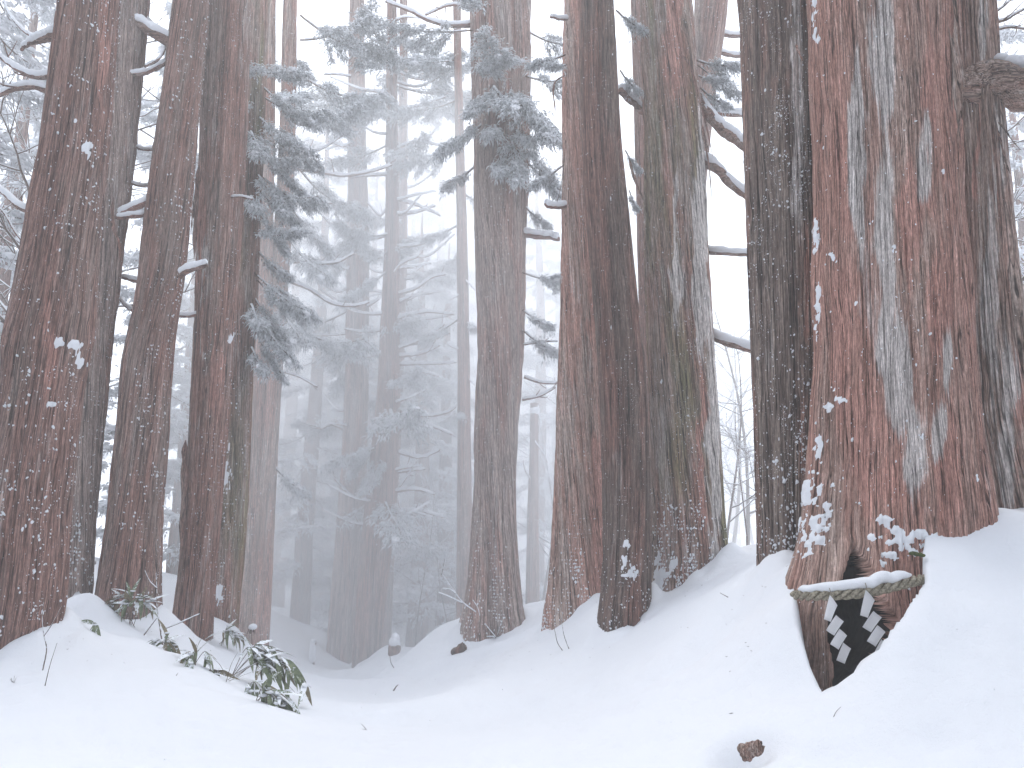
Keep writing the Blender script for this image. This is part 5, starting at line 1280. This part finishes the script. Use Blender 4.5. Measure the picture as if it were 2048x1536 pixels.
# broken log end, rock-like stump pieces, snowed stumps
def stump(name, label, cat, p, rad, ln, tilt, mat, seed, cap=None):
    r = thing(name, label, cat, p)
    n, ns = 10, 22
    t = np.linspace(0, 1, n); a = np.linspace(0, 2 * np.pi, ns, endpoint=False)
    A, Tt = np.meshgrid(a, t)
    q = np.stack([np.cos(A), np.sin(A), Tt * 3], -1).reshape(-1, 3)
    R = rad * (1 + 0.25 * vnoise(q * 2.2, seed) + 0.12 * vnoise(q * 6, seed + 1)) * (1 - 0.15 * Tt.ravel())
    V = np.stack([R * np.cos(A.ravel()), R * np.sin(A.ravel()), ln * (Tt.ravel() - 0.5) + 0.25 * rad * vnoise(q * 3, seed + 2) * Tt.ravel()], -1)
    V = np.vstack([V, [0, 0, -ln * 0.5], [0, 0, ln * 0.42]])
    i, j = np.meshgrid(np.arange(n - 1), np.arange(ns), indexing='ij'); k = (j + 1) % ns
    Q = np.stack([i * ns + j, i * ns + k, (i + 1) * ns + k, (i + 1) * ns + j], -1).reshape(-1, 4)
    j = np.arange(ns); k = (j + 1) % ns
    Tr = np.vstack([np.stack([np.full(ns, n * ns), k, j], -1), np.stack([np.full(ns, n * ns + 1), (n - 1) * ns + j, (n - 1) * ns + k], -1)])
    Mx = np.array(Matrix.Rotation(tilt[2], 3, 'Z') @ Matrix.Rotation(tilt[0], 3, 'X') @ Matrix.Rotation(tilt[1], 3, 'Y'))
    V = V @ Mx.T
    obj('wood', make_mesh('wood', V, [Q, Tr], [mat], attrs={'bark_co': V * 1.5}), r)
    if cap:
        v, f = blobs(np.array([c for c, s in cap]), np.array([s for c, s in cap]), None, 0.15, seed, hi=True)
        obj('snow_cap', make_mesh('snow_cap', v, [f], [SNOW]), r)
    return r
stump('log_end', 'broken brown log end half sunk in a hollow of the near snow', 'log', P(1504, 1500, 4.62), 0.042, 0.12, (1.1, 0.2, 0.35), B_BIG2, 5)
stump('log_end', 'small dark log end jutting from the drift below the forked cedar', 'log', hit(918, 1306) + np.array([0, 0, 0.06]), 0.10, 0.26, (0.9, 0.3, 0.6), B_DARK, 6)
p = np.array(gp(797, 22))
stump('stump', 'short stump under a tall cap of snow at the path end', 'stump', p + np.array([0, 0, 0.05]), 0.16, 0.4, (0.05, 0, 0), B_FAR, 7, [(np.array([0, 0, 0.25]), (0.17, 0.17, 0.16)), (np.array([0.02, 0, 0.36]), (0.12, 0.12, 0.14))])
p = np.array(gp(640, 23))
stump('stump', 'slim post-like stump plastered white beside the pale grey trunk', 'stump', p + np.array([0, 0, 0.2]), 0.08, 0.7, (0, 0.05, 0), B_FAR, 8, [(np.array([0, -0.03, 0.1]), (0.10, 0.10, 0.30)), (np.array([0.0, 0, 0.38]), (0.085, 0.085, 0.08))])
p = hit(785, 1388, 8)
twig_thing('twig', 'dark leaf stub poking from the slope edge beside the path', 'twig', [[(787, 1382), (792, 1374), (796, 1370)]], r0=0.012, snow=0)
p = P(1826, 1107, 5.72)
r = thing('moss_cushion', 'small cushion of green moss showing through the snow at the foot of the huge trunk', 'moss', p)
MOSS = mat_plain('green_moss', (0.03, 0.045, 0.015), (0.11, 0.13, 0.04), 40, bump=0.01)
v, f = blobs(np.array([(0, 0, 0), (0.03, -0.01, -0.008), (0.055, -0.01, -0.012)]), np.array([(0.035, 0.03, 0.014), (0.03, 0.03, 0.014), (0.025, 0.025, 0.012)]), None, 0.3, 4, hi=True)
obj('moss', make_mesh('moss', v, [f], [MOSS]), r)

# crumbs of bark and needles blown onto the snow about the trunks
rs = np.random.RandomState(12)
cen, ax_, sz = [], [], []
for cx_, cy2, cr in COLLARS[:10] + [(2.9, 6.0, 0.9)]:
    for _ in range(26):
        a = rs.uniform(0, 6.28); d_ = cr + abs(rs.normal(0.08, 0.5))
        cen.append((cx_ + d_ * math.cos(a), cy2 + d_ * math.sin(a))); sz.append((rs.uniform(.004, .022), rs.uniform(.002, .005), .0015))
        u = np.array([math.cos(a * 7), math.sin(a * 7), rs.normal(0, .15)]); u /= np.linalg.norm(u); v_ = np.cross([0, 0, 1.0], u); v_ /= np.linalg.norm(v_); ax_.append((u, v_, np.cross(u, v_)))
cen = np.array(cen); cen = np.column_stack([cen, ground(cen) + 0.002])
v, f = blobs(cen, np.array(sz), np.array(ax_), 0.3, 5)
o = obj('bark_litter', make_mesh('bark_litter', v, [f], [TWIG]), kind='stuff'); o['label'] = 'crumbs of bark and needles strewn on the snow about the trunks'

# ------------------------------------------------------------------ falling snow
rs = np.random.RandomState(9)
n = 5200
c = np.stack([rs.uniform(-10, 9, n), 2.6 + 15 * rs.rand(n) ** 0.8, rs.uniform(-2, 10, n)], 1)
c = c[c[:, 2] > ground(c[:, :2]) + 0.05]
s = rs.uniform(0.0018, 0.0046, len(c)) * (0.7 + c[:, 1] / 14)
OV = np.array([(1, 0, 0), (-1, 0, 0), (0, 1, 0), (0, -1, 0), (0, 0, 1), (0, 0, -1)], float)
OF = np.array([(0, 2, 4), (2, 1, 4), (1, 3, 4), (3, 0, 4), (2, 0, 5), (1, 2, 5), (3, 1, 5), (0, 3, 5)])
V = (c[:, None] + OV[None] * (s[:, None] * rs.uniform(0.7, 1.4, (len(c), 3)))[:, None]).reshape(-1, 3)
F = (OF[None] + (np.arange(len(c)) * 6)[:, None, None]).reshape(-1, 3)
o = obj('falling_snow', make_mesh('falling_snow', V, [F], [SNOW]), kind='stuff'); o['label'] = 'snowflakes falling through the avenue'
